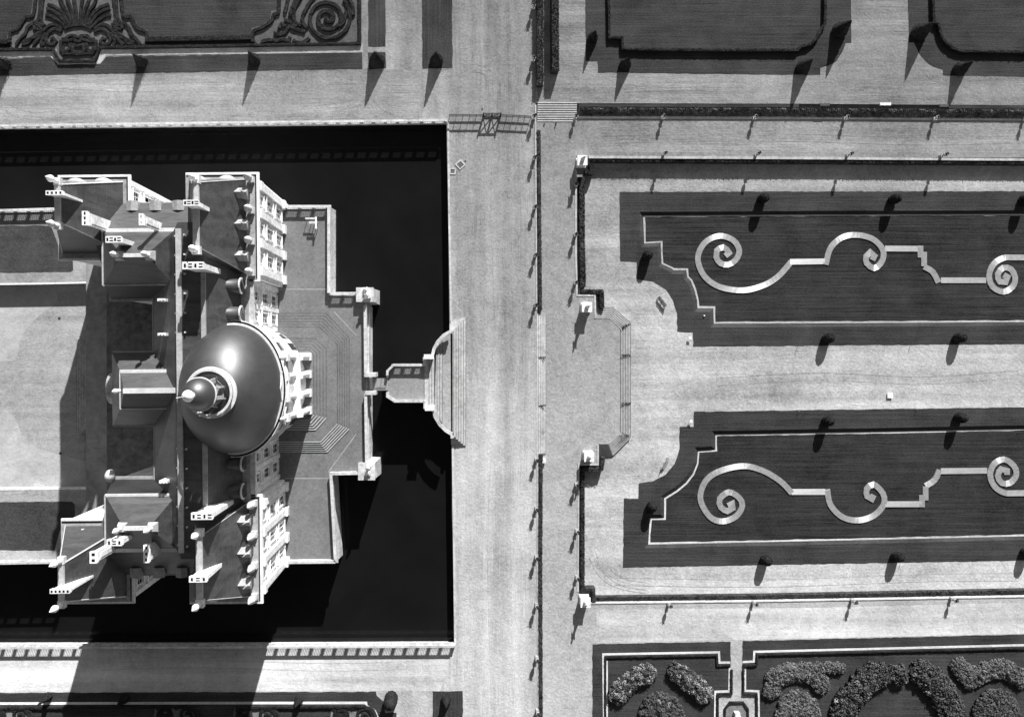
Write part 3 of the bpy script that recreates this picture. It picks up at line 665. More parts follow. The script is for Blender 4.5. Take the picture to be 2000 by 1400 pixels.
m = MB(); m.lathe([(3.45, zt - .3), (3.75, zt - .1), (3.8, zt + .25), (3.3, zt + .3), (3.2, zt - .1), (0.5, zt - .15)], 40); m.obj('gallery_floor', 'lead_white', dome)
m = MB()
for k in range(72):
    a = 2 * math.pi * k / 72; m.lathe([(0.05, 0), (0.09, .3), (0.05, .85)], 5, (3.25 * math.cos(a), 3.25 * math.sin(a), zt + .28))
g = m.obj('gallery_balusters', 'lead', dome); g['kind'] = 'stuff'
m = MB(); stroke(m, [Vector((3.3 * math.cos(2 * math.pi * k / 48), 3.3 * math.sin(2 * math.pi * k / 48))) for k in range(48)], 0.34, zt + 1.1, zt + 1.32, True); m.obj('gallery_rail', 'lead_white', dome)
m = MB(); m.lathe([(3.15, zt - .09), (3.15, zt - .02)], 40); m.obj('gallery_deck', 'black', dome)
m = MB(); m.lathe([(2.05, 0), (2.05, .5), (1.75, .55)], 8, (0, 0, zt), a0=R(22.5))
for k in range(8):
    a = R(45 * k + 22.5); c, sn = math.cos(a), math.sin(a)
    m.bar((1.75 * c, 1.75 * sn, zt + .5), (1.75 * c, 1.75 * sn, zt + 4.4), 0.5, 0.5)
    m.bar((2.3 * c, 2.3 * sn, zt + .3), (2.0 * c, 2.0 * sn, zt + 2.4), 0.2, 0.2)
m.lathe([(1.9, 3.6), (2.3, 4.1), (2.4, 4.4), (2.2, 4.45)], 8, (0, 0, zt), a0=R(22.5)); m.lathe([(0.5, .4), (0.5, 3.8)], 8, (0, 0, zt))
LA = part(m, 'lantern', 'stone_grey')
m = MB(); m.lathe([(2.35, 4.42), (2.42, 4.55), (2.42, 4.75), (2.25, 4.8)], 32, (0, 0, zt)); m.obj('lantern_cornice', 'lead_white', LA)
m = MB(); m.lathe([(2.3 * math.cos(R(a)), 4.75 + 2.7 * math.sin(R(a))) for a in range(0, 84, 7)], 32, (0, 0, zt)); m.obj('lantern_dome', 'dome_slate', LA, True)
m = MB(); m.lathe([(0.55, 7.2), (0.4, 7.5), (0.3, 7.8), (0.72, 8.3), (0.82, 8.7), (0.7, 9.1), (0.3, 9.45), (0.1, 9.6)], 16, (0, 0, zt)); m.bar((0, 0, zt + 9.4), (0, 0, zt + 12.5), .07); m.obj('lantern_finial', 'white_paint', LA, True)
# --- garden portico: two tiers of four columns, entablatures and pediment
px0 = 8.3
m = MB(); m.box(5.2, px0 - .2, -5.6, 5.6, ZT, 5.0); m.box(4.5, px0 + .25, -5.9, 5.9, ZT, 4.9); part(m, 'portico_base', 'stone')
m = MB(); m.box(5.0, px0 - .1, -5.6, 5.6, 12.9, 14.1); part(m, 'portico_entablature', 'stone_white')
for y in (-5.0, -1.75, 1.75, 5.0):
    m = MB(); m.box(px0 - 1.9, px0 + .25, y - .7, y + .7, 5.0, 6.6); m.lathe([(0.58, 6.2), (0.56, 12.2), (0.72, 12.9)], 14, (px0 - .45, y, 0)); m.box(px0 - 2.25, px0 - .8, y - .5, y + .5, 5.0, 12.8); m.box(px0 - 1.9, px0 + .2, y - .6, y + .6, 12.6, 13.5); part(m, 'column', 'stone_white')
    m = MB(); m.lathe([(0.62, 14.1), (0.5, 14.5), (0.47, 19.4), (0.62, 20)], 14, (px0 - 1.1, y, 0)); m.box(px0 - 2.6, px0 - .3, y - .62, y + .62, 19.8, 21.4); part(m, 'column', 'stone_white')
    m = MB(); m.lathe([(0.4, 0), (0.45, .6), (0.3, 1.2), (0.42, 1.6), (0.25, 2.0), (0.22, 2.35), (0.05, 2.6)], 10, (px0 - .9, y * .99, 21.4)); st = part(m, 'parapet_statue', 'stone_white', None, True)
m = MB(); m.box(5.2, px0 - 1.2, -5.6, 5.6, 14.1, 20.9); part(m, 'portico_wall', 'stone_white')
for y in (-3.4, 0, 3.4):
    m = MB(); m.box(px0 - 1.18, px0 - 1.1, y - 1.05, y + 1.05, 14.5, 19.7); part(m, 'pane', 'glass')
    m = MB(); m.box(px0 - 2.38, px0 - 2.3, y - .9, y + .9, 5.6, 11.6); part(m, 'pane', 'glass')
m = MB(); m.box(4.5, px0 - 2.3, -5.5, 5.5, 5.5, 13.0); part(m, 'portico_wall', 'stone_white')
m = MB(); m.box(5.6, px0 - 1.0, -5.8, 5.8, 20.9, 22.0); part(m, 'portico_cornice', 'stone_white')
m = MB(); m.add([(6.1, -5.9, 22), (7.5, -5.9, 22), (7.5, 5.9, 22), (6.1, 5.9, 22), (6.1, 0, 24.6), (7.5, 0, 24.6)], [(0, 1, 5, 4), (3, 4, 5, 2), (0, 4, 3), (1, 2, 5), (0, 3, 2, 1)]); part(m, 'pediment', 'stone')
m = MB(); m.bar((7.55, -5.95, 22.05), (7.55, 0, 24.75), .3, .35); m.bar((7.55, 5.95, 22.05), (7.55, 0, 24.75), .3, .35); m.bar((6.05, -5.95, 22.05), (6.05, 0, 24.75), .2, .3); m.bar((6.05, 5.95, 22.05), (6.05, 0, 24.75), .2, .3); part(m, 'pediment_moulding', 'stone_white')
# --- windows, pilasters on the visible fronts
def window(x, y, z0, z1, wd=1.5, nrm='E', dark='glass'):
    m = MB(); t = 0.12
    def bx(ya, yb, za, zb, d0, d1):
        if nrm == 'E': m.box(x + d0, x + d1, ya, yb, za, zb)
        else: m.box(x - d1, x - d0, ya, yb, za, zb)
    bx(y - wd / 2 - .22, y - wd / 2, z0 - .2, z1 + .3, 0, .22); bx(y + wd / 2, y + wd / 2 + .22, z0 - .2, z1 + .3, 0, .22)
    bx(y - wd / 2 - .5, y + wd / 2 + .5, z1 + .3, z1 + .65, 0, .4); bx(y - wd / 2 - .35, y + wd / 2 + .35, z0 - .45, z0 - .2, 0, .35)
    bx(y - .04, y + .04, z0, z1, .02, .08); 
    nh = max(2, int((z1 - z0) / 1.3))
    for k in range(1, nh): zz = z0 + (z1 - z0) * k / nh; bx(y - wd / 2, y + wd / 2, zz - .03, zz + .03, .02, .07)
    o = part(m, 'window', 'stone_white')
    m = MB(); 
    if nrm == 'E': m.box(x - .05, x + .015, y - wd / 2, y + wd / 2, z0, z1)
    else: m.box(x - .015, x + .05, y - wd / 2, y + wd / 2, z0, z1)
    m.obj('pane', dark, o); return o
for s in MIR:
    yc = (GP[2] + GP[3]) / 2 * s
    for k in (-1, 0, 1):
        y = yc + k * 4.9
        window(GP[1], y, 17.2, 19.2); window(GP[1], y, 11.2, 14.9, 1.7); window(GP[1], y, 5.3, 9.0, 1.7)
        m = MB(); m.box(GP[1], GP[1] + .12, y - .8, y + .8, 9.9, 10.6); m.box(GP[1], GP[1] + .15, y - .9, y + .9, 15.6, 16.6); part(m, 'wall_panel', 'stone_white')
    for k in range(4):
        y = yc + (k - 1.5) * 4.95
        if k == 0 : y += .35
        if k == 3: y -= .35
        m = MB(); m.box(GP[1], GP[1] + .5, y - .55, y + .55, 5.4, 18.6); m.box(GP[1], GP[1] + .75, y - .75, y + .75, 18.6, 19.9); m.box(GP[1], GP[1] + .85, y - .8, y + .8, ZT, 5.4); part(m, 'pilaster', 'stone_white')
    for y in (15.4, 11.9):
        y *= s; window(1.7, y, 16.9, 19.0, 1.35); window(1.7, y, 11.0, 14.4, 1.6); window(1.7, y, 5.3, 8.7, 1.6)
        m = MB(); m.lathe([(0.5, 0), (0.38, .15)], 12); m.v = [(1.7 + v[2], y + v[0], 15.6 + v[1]) for v in m.v]; part(m, 'medallion', 'stone_white')
    for y in (17.6, 13.65, 10.2):
        m = MB(); m.box(1.7, 2.0, y * s - .4, y * s + .4, ZT, CZ - 1.2); part(m, 'pilaster', 'stone_white')
    # east wall of far pavilion
    yo = 33.2 * s
    window(FP[1], 32.3 * s, 11.2, 14.9, 1.7); window(FP[1], 32.3 * s, 17, 19, 1.5); window(FP[1], 32.3 * s, 5.3, 9, 1.7)
    m = MB(); m.box(FP[1], FP[1] + .4, *yr(33.8, 34.6, s), ZT, 19.9); m.box(FP[1], FP[1] + .25, *yr(30.1, 34.65, s), 9.9, 10.5); part(m, 'pilaster', 'stone_white')
# curved salon windows
for a in (-62, -44, 44, 62):
    c, sn = math.cos(R(a)), math.sin(R(a)); m = MB()
    X, Y = ex * .97 * c, ey * .97 * sn
    nrm = Vector((c / ex, sn / ey, 0)).normalized(); tt = Vector((-nrm.y, nrm.x, 0))
    for (za, zb) in ((5.6, 9.5), (14.6, 18.2)):
        p = Vector((X, Y, 0)) + nrm * .03; q = [p - tt * .8, p + tt * .8]
        m = MB()
        m.add([(q[0].x, q[0].y, za), (q[1].x, q[1].y, za), (q[1].x, q[1].y, zb), (q[0].x, q[0].y, zb), (q[0].x - nrm.x * .3, q[0].y - nrm.y * .3, za), (q[1].x - nrm.x * .3, q[1].y - nrm.y * .3, za), (q[1].x - nrm.x * .3, q[1].y - nrm.y * .3, zb), (q[0].x - nrm.x * .3, q[0].y - nrm.y * .3, zb)],
              [(0, 1, 2, 3), (3, 2, 6, 7), (0, 3, 7, 4), (1, 5, 6, 2), (0, 4, 5, 1)])
        part(m, 'pane', 'glass')
# --- chimneys: measured at their tops
CHM = [((89, 122, 372, 381), 33.8, 22, 4, 0), ((160, 171, 412, 440), 31, 21, 3, 1), ((271, 280, 417, 440), 31, 21, 2, 1), ((206, 236, 461, 474), 32.3, 24, 4, 0), ((358, 387, 390, 402), 34, 24, 4, 0), ((356, 397, 511, 526), 33, 22, 4, 0),
       ((373, 415, 1001, 1015), 33, 22, 4, 0), ((369, 404, 1125, 1137), 34, 24, 3, 0), ((97, 136, 1150, 1159), 33.8, 22, 5, 0), ((208, 238, 1053, 1066), 32, 24, 3, 0), ((175, 189, 1077, 1100), 31, 21, 2, 1), ((280, 291, 1064, 1099), 29.5, 21, 3, 1)]
for (x0, x1, y0, y1), zt_, zb, nh, vert in CHM:
    a = Lc(x0, y1, zt_); c = Lc(x1, y0, zt_); X0, X1, Y0, Y1 = a.x, c.x, a.y, c.y
    m = MB(); m.box(X0 + .18, X1 - .18, Y0 + .14, Y1 - .14, zb, zt_ - .7); m.box(X0 + .05, X1 - .05, Y0 + .04, Y1 - .04, zt_ - .7, zt_ - .45); m.box(X0 + .12, X1 - .12, Y0 + .1, Y1 - .1, zt_ - .45, zt_ - .2)
    m.box(X0, X1, Y0, Y1, zt_ - .2, zt_)
    m.box(X0 + .6, X1 - .6, Y1 - .14, Y1 - .06, zb, zt_ - 1.4) if not vert else m.box(X1 - .18, X1 - .1, Y0 + .5, Y1 - .5, zb, zt_ - 1.4)
    c0 = part(m, 'chimney', 'stone_white')
    for k in range(nh):
        f = (k + .5) / nh; m = MB()
        if vert: m.box(X0 + .3, X1 - .3, Y0 + (Y1 - Y0) * f - .22, Y0 + (Y1 - Y0) * f + .22, zt_ - .05, zt_ + .015)
        else:
            xc = X0 + (X1 - X0) * f; dy = (Y1 - Y0)
            if k % 2 and dy > .8:
                m.box(xc - .28, xc + .28, Y0 + dy * .2, Y0 + dy * .38, zt_ - .05, zt_ + .015); m.box(xc - .28, xc + .28, Y0 + dy * .6, Y0 + dy * .78, zt_ - .05, zt_ + .015)
            else: m.box(xc - .15, xc + .15, Y0 + dy * .22, Y0 + dy * .75, zt_ - .05, zt_ + .015)
        m.obj('flue_opening', 'black', c0)
# lead studs (roof hooks) on the slopes
for yy in list(range(-24, 25, 3)):
    if abs(yy) < 9: continue
    for (xx, zz) in ((-7.9, 27.2), (-6.1, 28.2)):
        m = MB(); m.box(xx, xx + .22, yy - .12, yy + .12, zz, zz + .45); part(m, 'roof_hook', 'lead_white')

# ------------------------------------------------------------------ terrace stairs in front of the garden front
ROOT = thing('garden_staircase', (0, 0, 0), 'broad worn stone staircase with canted corners below the garden portico', 'stairs')
def lerp2(A, B, t): return [(a[0] + (b[0] - a[0]) * t, a[1] + (b[1] - a[1]) * t) for a, b in zip(A, B)]
inA = [(540, 684), (604, 684), (612, 692), (613, 810), (604, 821), (540, 821)]; inB = [(540, 661), (615, 661), (637, 682), (637, 816), (616, 839), (540, 839)]
ouA = [(540, 639), (624, 639), (659, 673), (659, 828), (626, 863), (540, 863)]; ouB = [(540, 612), (637, 612), (682, 660), (682, 837), (639, 882), (540, 882)]
zs_ = [ZT + .17 * k for k in range(12, 0, -1)]; k_ = 0
for A, B, n_ in ((inA, inB, 5), (ouA, ouB, 6)):
    for i in range(n_):
        z = ZT + .15 * (11 - k_); pl = lerp2(A, B, i / (n_ - 1)); k_ += 1
        m = MB(); m.prism(PP(pl, z), ZT - .2, z); so_ = m.obj('step', 'cobble', ROOT); edge_strip(so_, PP(pl[:4], z), z, .17); edge_strip(so_, PP(pl[3:6], z), z + .002, .16, 'step_pale', 'edge_strip')  # pale lower-side strips put lit tread edges into the colour
# diagonal seams in the paving and cross joints
m = MB()
for pts in ([(652, 608), (696, 655)], [(641, 922), (696, 847)], [(545, 565), (640, 565)], [(556, 934), (648, 934)]):
    stroke(m, PP(pts, ZT), 0.16, ZT - .02, ZT + .015)
struct(m.obj('paving_seam', 'stone_grey'))

# ------------------------------------------------------------------ balustrades
def balustrade(pts_px, z, label, dens=1.0, maxn=100, pitch=2.3, h=1.15, nbal=5, axis_w=0.5, mat='stone', solid=False):
    pts = [Vector(p[:2]) for p in PP(pts_px, z + h)]
    root = thing('balustrade', (pts[0].x, pts[0].y, z), label, 'balustrade', 'stone balustrades around the moat'); root.location = (0, 0, 0)
    m = MB(); stroke(m, pts, 0.42, z + h - .2, z + h); m.obj('rail', mat, root)
    m = MB(); stroke(m, pts, 0.5, z, z + .22); m.obj('plinth', mat, root)
    piers = []; bals = []
    for i in range(len(pts) - 1):
        a, c = pts[i], pts[i + 1]; L = (c - a).length; k = max(1, round(L / pitch)); st = L / k; d = (c - a) / L
        for j in range(k + 1):
            if j == 0 and i: continue
            piers.append((a + d * st * j, math.atan2(d.y, d.x)))
        for j in range(k):
            for q in range(nbal):
                gap = st - .7; bals.append(a + d * (st * j + .35 + gap * (q + .5) / nbal))
    pm = None
    for p, an in piers[:100]:
        if pm is None:
            m = MB(); m.box(-.33, .33, -.17, .17, .2, h - .18); o = m.obj('pier', mat, root); pm = o
        else: o = pm.copy(); COL.objects.link(o); o.parent = root
        o.location = (p.x, p.y, z); o.rotation_euler = (0, 0, an)
    if solid: return root
    prof = [(0.06, .2), (0.045, .3), (0.07, .5), (0.045, .8), (0.06, h - .18)]
    bals.sort(key=lambda p: p.length)
    bmesh_o = None
    for p in bals[:maxn]:
        if bmesh_o is None: m = MB(); m.lathe(prof, 6); o = m.obj('baluster', mat, root); bmesh_o = o
        else: o = bmesh_o.copy(); COL.objects.link(o); o.parent = root
        o.location = (p.x, p.y, z)
    if len(bals) > maxn:
        m = MB()
        for p in bals[maxn:]: m.lathe(prof, 6, (p.x, p.y, z))
        o = m.obj('balusters', mat, root); o['kind'] = 'stuff'
    return root
balustrade([(870, 235), (400, 240), (0, 246), (-120, 248)], ZA, 'long stone balustrade on the far bank along the top edge of the moat')
balustrade([(886, 1262), (400, 1264), (0, 1265), (-120, 1265)], ZA, 'long bright stone balustrade on the bank along the bottom edge of the moat', h=1.4)
balustrade([(102, 409), (0, 411), (-120, 413)], ZT, 'stone balustrade of the forecourt beside the top left pavilion')
balustrade([(556, 404), (639, 403)], ZT, 'short stone balustrade at the top edge of the garden terrace')
balustrade([(645, 574), (693, 574)], ZT, 'short stone balustrade leading to the upper bastion statue')
balustrade([(106, 1098), (0, 1100), (-120, 1102)], ZT, 'stone balustrade of the forecourt beside the bottom left pavilion')
def parapet(px, z, h, label, w=.55, grp='stone parapets of the chateau platform'):
    pts = [Vector(p[:2]) for p in PP(px, z + h)]; m = MB(); stroke(m, densify(pts, 1.7), w - .1, z, z + h - .18); o = tag(m.obj('parapet', 'stone_old'), label, 'parapet', grp)
    m = MB(); stroke(m, pts, w, z + h - .18, z + h); m.obj('coping', 'stone', o); return o
parapet([(642, 404), (642, 572)], ZT, 1.15, 'stone parapet down the right side of the upper garden terrace')
parapet([(713, 596), (714, 736)], ZT, 1.15, 'stone parapet from the upper bastion down to the bridge')
parapet([(714, 768), (716, 905)], ZT, 1.15, 'stone parapet from the bridge down to the lower bastion')
parapet([(700, 924), (646, 925), (655, 1097)], ZT, 1.15, 'stone parapet turning the corner of the lower garden terrace')
parapet([(655, 1097), (556, 1098)], ZT, 1.15, 'stone parapet along the bottom edge of the garden terrace')
m = MB()
for (x0, x1, y0, y1) in ((713, 734, 728, 736), (713, 734, 764, 771)):
    a, c = P(x0, y1, ZT + 1.3), P(x1, y0, ZT + 1.3); m.box(a.x, c.x, a.y, c.y, ZT - 2, ZT + 1.3)
tag(m.obj('gate_piers', 'stone'), 'pair of square stone gate piers at the platform end of the bridge', 'gate piers')

# ------------------------------------------------------------------ sculpture bastions
def lump(mb, c, r, n=10, m_=6, sx=1, sy=1, sz=1, jit=.18):
    prof = [(r * math.sin(math.pi * i / m_) + .001, -r * sz * math.cos(math.pi * i / m_)) for i in range(m_ + 1)]; mb.lathe(prof, n, c, sx, sy, jit)
def bastion(x0, x1, y0, y1, label):
    a, c = P(x0, y1, ZT + 1.3), P(x1, y0, ZT + 1.3)
    root = thing('bastion', ((a.x + c.x) / 2, (a.y + c.y) / 2, ZT), label, 'bastion', 'corner bastions of the garden terrace')
    wx, wy = (c.x - a.x) / 2, (c.y - a.y) / 2
    m = MB(); m.frustum((-wx - .3, wx + .9, -wy - .4, wy + .4), -13, (-wx, wx, -wy, wy), 1.0); m.obj('pier', 'stone_old', root)
    m = MB(); m.box(-wx - .15, wx + .15, -wy - .15, wy + .15, 1.0, 1.3); m.obj('coping', 'stone', root)
    return root, wx, wy
def sculpture(loc, label, base=1.3, rz=0.0, s=1.0):
    root = thing('lion_sculpture', loc, label, 'sculpture', 'reclining sculptures on the bastions', rz)
    m = MB(); m.box(-1.25 * s, 1.25 * s, -.7 * s, .7 * s, 0, .35); m.obj('plinth', 'stone', root)
    m = MB(); lump(m, (-.35 * s, 0, .95), .6 * s, sx=1.35, sy=.85, sz=.9); lump(m, (.55 * s, .05, 1.25), .5 * s, sx=1, sy=.9, sz=1.2); lump(m, (.8 * s, .05, 1.95), .36 * s); lump(m, (-.9 * s, .25, .8), .35 * s, sx=1.3)
    lump(m, (1.0 * s, -.25, .6), .2 * s, sx=2); lump(m, (1.0 * s, .3, .6), .2 * s, sx=2)
    m.obj('figure', 'stone_white', root, True); return root
r1, wx, wy = bastion(697, 728, 563, 588, 'square stone bastion at the upper corner of the terrace by the moat')
sculpture(Vector((P(717, 573, ZT + 1.3).x, P(717, 573, ZT + 1.3).y, ZT + 1.3)), 'pale reclining stone sculpture on the upper bastion over the moat', rz=R(100), s=.8)
r2, wx, wy = bastion(701, 731, 905, 936, 'square stone bastion at the lower corner of the terrace by the moat')
sculpture(Vector((P(720, 917, ZT + 1.3).x, P(720, 917, ZT + 1.3).y, ZT + 1.3)), 'pale reclining stone sculpture on the lower bastion over the moat', rz=R(80), s=.8)

# ------------------------------------------------------------------ bridge and bridgehead
ZH = 3.0
hd = [(757, 724), (767, 713), (829, 713), (829, 782), (770, 783), (757, 774)]
m = MB(); m.prism(PP(hd, ZH), -9, ZH); struct(m.obj('bridgehead', 'bridge_paving'))
head_steps = []
root = thing('bridgehead_steps', (0, 0, 0), 'wide fanned stone steps climbing from the gravel terrace to the bridgehead', 'stairs')
arcN = [(829, 695), (845, 693), (849, 680), (856, 667), (868, 655), (881, 648)]; arcS = [(883, 848), (874, 842), (860, 829), (851, 815), (847, 800), (829, 798)]
for i in range(6):   # upper flight, straight lines
    z = ZH - .25 * i; x = 838 + 5.2 * i
    pl = [(828, 698), (min(x, 846), 696)] + ([(x, 671 - 0 * i)] if x > 850 else []) + [(x, 820 if x > 850 else 798), (min(x, 846), 800), (828, 796)]
    m = MB(); m.prism(PP([(828, 699), (x, 699), (x, 797), (828, 797)] if x < 848 else [(828, 699), (846, 699), (852, 684), (x, 676 - (x - 852) * .9), (x, 815 + (x - 852) * .9), (852, 812), (846, 798), (828, 797)], z), -2.0, z); so_ = m.obj('step', 'step_stone', root); edge_strip(so_, PP([(x, 699), (x, 797)] if x < 848 else [(x, 676 - (x - 852) * .9), (x, 815 + (x - 852) * .9)], z), z, .09)
z0_ = ZH - .25 * 6
pl = [(828, 700), (846, 698), (850, 683), (858, 668), (870, 657), (884, 650), (884, 845), (873, 839), (862, 828), (853, 813), (848, 799), (828, 797)]
m = MB(); m.prism(PP(pl, z0_), -2.0, z0_); m.obj('landing', 'gravel', root)
for i in range(6):
    z = z0_ - .25 * i; x = 886 + 4.8 * i
    m = MB(); m.prism(PP([(880, 650 - i * 5), (x, 645 - i * 5), (x, 850 + i * 4), (881, 848 + i * 4)], z), -.4, z); so_ = m.obj('step', 'step_stone', root); edge_strip(so_, PP([(x, 645 - i * 5), (x, 850 + i * 4)], z), z, .09)
balustrade([(829, 713), (768, 713), (757, 724), (756, 733)], ZH, 'small stone balustrade on the upper side of the bridgehead')
parapet([(829, 783), (771, 783), (757, 774), (757, 766)], ZH, 1.1, 'stone parapet on the lower side of the bridgehead', grp='stone parapets of the bridgehead')
parapet([(845, 692), (848, 680), (855, 667), (866, 655), (880, 647)], ZH - .6, 1.1, 'curved stone parapet above the bridgehead steps', .6, grp='stone parapets of the bridgehead')
parapet([(846, 800), (850, 814), (859, 829), (871, 841), (883, 848)], ZH - .6, 1.1, 'curved stone parapet below the bridgehead steps', .6, grp='stone parapets of the bridgehead')
parapet([(829, 713), (829, 697)], ZH, 1.1, 'short stone parapet joining the upper pedestal to the bridgehead', grp='stone parapets of the bridgehead'); parapet([(830, 783), (830, 798)], ZH, 1.1, 'short stone parapet joining the lower pedestal to the bridgehead', grp='stone parapets of the bridgehead')
for (x0, x1, y0, y1, lb) in ((829, 846, 693, 700, 'upper'), (831, 848, 793, 801, 'lower')):
    a, c = P(x0, y1, ZH + 1.9), P(x1, y0, ZH + 1.9); m = MB(); m.box(a.x, c.x, a.y, c.y, -2, ZH + 1.7); m.box(a.x - .1, c.x + .1, a.y - .1, c.y + .1, ZH + 1.7, ZH + 1.9)
    tag(m.obj('pedestal', 'stone_white'), 'bright oblong stone pedestal at the %s side of the bridgehead steps' % lb, 'pedestal', 'bridgehead pedestals')
for (x, y0, y1, lb) in ((881, 632, 649, 'upper'), (883, 846, 856, 'lower')):
    a, c = P(x - 3, y1, 1.5), P(x + 3, y0, 1.5); m = MB(); m.box(a.x, c.x, a.y, c.y, -2, 1.5); tag(m.obj('pier', 'stone'), 'small stone end pier at the %s tip of the curved parapet' % lb, 'pier', 'end piers')
root = thing('drawbridge', (0, 0, 0), 'short timber drawbridge with thin rails between platform and bridgehead', 'bridge')
a, c = P(715, 762, 3.3), P(758, 738, 3.3); m = MB()
for k in range(26):
    t = k / 26; x = a.x + (c.x - a.x) * t; m.box(x, x + (c.x - a.x) / 26 - .04, a.y, c.y, 3.1, 3.2)
m.obj('deck', 'stone_grey', root)
for y in (a.y, c.y):
    m = MB(); m.bar((a.x, y, 4.2), (c.x, y, 4.2), .07)
    for k in range(5): x = a.x + (c.x - a.x) * k / 4; m.bar((x, y, 3.1), (x, y, 4.2), .06)
    m.obj('rail', 'iron', root)
# moat bank kerb
m = MB(); stroke(m, densify(PP([(875, 238), (877, 400), (881, 630)], ZA + .12), 2), .35, -.3, .12); stroke(m, densify(PP([(884, 858), (887, 1100), (889, 1259)], ZA + .12), 2), .35, -.3, .12)
tag(m.obj('kerb', 'stone'), 'pale stone kerb along the right bank of the moat', 'kerb')

# ------------------------------------------------------------------ garden walls, hedges, stairs (B / C levels)
wall([(1046, 205), (1047, 400), (1048, 605)], .35, -6, 0.1, 'long low retaining wall with pale coping beside the upper narrow hedge', capw=-.08)
wall([(1050, 885), (1050, 1100), (1051, 1420)], .35, -6, 0.1, 'long low retaining wall with pale coping beside the lower narrow hedge', capw=-.08)
wall([(1047, -60), (1048, 200)], .3, -1.5, 0.1, 'low wall with pale coping running down from the top of the photo', capw=-.08)
hedge([(1051, 258), (1052, 400), (1054, 605)], .75, ZB, 1.15, 'long narrow clipped hedge running down to the upper end of the small stairs')
hedge([(1055, 885), (1054, 1100), (1055, 1420)], .85, ZB, 1.15, 'long narrow clipped hedge running down from the lower end of the small stairs')
hedge([(1053, -60), (1053, 172)], 1.35, ZA - .2, 1.7, 'tall dark hedge beside the low wall at the top', leafn=70)
hedge([(1081, -60), (1082, 146)], 1.45, ZA - .2, 2.6, 'taller dark hedge to the right of its twin at the top', leafn=80)
hb = MB(); hb.open = True; up_, lo_ = densify(PP([(1131, 211), (1560, 212), (1850, 214), (2300, 218)], ZA), .4), densify(PP([(1131, 227), (1560, 229), (1850, 231), (2300, 235)], ZB + .2), .4); nn_ = min(len(up_), len(lo_))
for i in range(nn_):
    for j in range(8):
        t = j / 7; p = up_[i].lerp(lo_[i], t); g = .07; hb.v.append((p.x + random.uniform(-g, g), p.y + random.uniform(-g, g), ZA + .05 + (ZB + .22 - ZA - .05) * t + (random.uniform(-.1, .12) if j < 7 else -.1)))
for i in range(nn_ - 1):
    for j in range(7): hb.f.append((i * 8 + j, i * 8 + j + 1, i * 8 + 9 + j, i * 8 + 8 + j))
hb.leaves([((lambda q, t: (q.x, q.y, ZA + .1 + (ZB + .2 - ZA) * t))(up_[k].lerp(lo_[k], t), t), (0, .3, 1)) for k in range(nn_) for t in [random.random() for _ in range(32)]], .13)
tag(hb.obj('sloping_hedge', 'leaf_bank'), 'broad rough sloping hedge along the foot of the upper lane', 'hedge')
flat('grass_verge', [(1130, 203), (1560, 204), (1560, 210), (1130, 209)], ZA, 'grass', lift=.03); flat('grass_verge', [(1852, 206), (2300, 208), (2300, 215), (1852, 213)], ZA, 'grass', lift=.03)
wall([(1128, 229), (1560, 230), (2000, 233), (2300, 236)], .3, ZB - .5, ZB + .18, 'thin pale stone kerb wall below the broad upper hedge', name='kerb_wall', cap='stone_white')
# north wall of the parterre
wall([(1150, 307), (1560, 309), (2000, 312), (2300, 315)], .35, -4, ZB + .12, 'stone retaining wall along the upper side of the sunken parterre')
hedge([(1152, 314), (1560, 316), (2000, 319), (2300, 322)], 1.1, ZC, 1.5, 'dark shaggy hedge at the foot of the upper parterre wall', leafn=80, jit=.12)
wall([(1125, 332), (1125, 500), (1127, 577), (1162, 577), (1163, 622)], .22, -4, ZB + .1, 'stone retaining wall down the left side of the parterre, upper half')
hedge([(1134, 350), (1134, 460), (1136, 562)], 1.15, ZC, 1.75, 'rough hedge along the left side of the parterre, upper half', leafn=70, jit=.1)
hedge([(1133, 571), (1172, 571), (1173, 603)], .9, ZC, 1.75, 'short hooked hedge around the upper corner platform', leafn=70, jit=.1)
hedge([(1152, 324), (1152, 340), (1140, 340)], .8, ZC, 1.75, 'small hooked hedge around the top left pedestal', leafn=70, jit=.1)
wall([(1168, 868), (1168, 907), (1130, 907), (1129, 1100), (1129, 1155)], .22, -4, ZB + .1, 'stone retaining wall down the left side of the parterre, lower half')
hedge([(1135, 920), (1135, 1040), (1135, 1150)], .85, ZC, 1.75, 'narrow hedge along the left side of the parterre, lower half', leafn=70)
hedge([(1135, 914), (1172, 913), (1175, 890)], .8, ZC, 1.7, 'short hooked hedge below the canted stairs', leafn=70, jit=.1)
wall([(1154, 1178), (1500, 1174), (2000, 1165), (2300, 1159)], .22, -4, ZB + .12, 'stone retaining wall along the lower side of the sunken parterre', cap='stone', capw=0)
hedge([(1160, 1166), (1500, 1162), (2000, 1152), (2300, 1146)], .9, ZC, 1.1, 'low dark hedge against the lower parterre wall', leafn=60)
hedge([(1140, 1146), (1156, 1146), (1157, 1170)], .8, ZC, 1.7, 'small dark hedge around the bottom left pedestal', leafn=70, jit=.1)
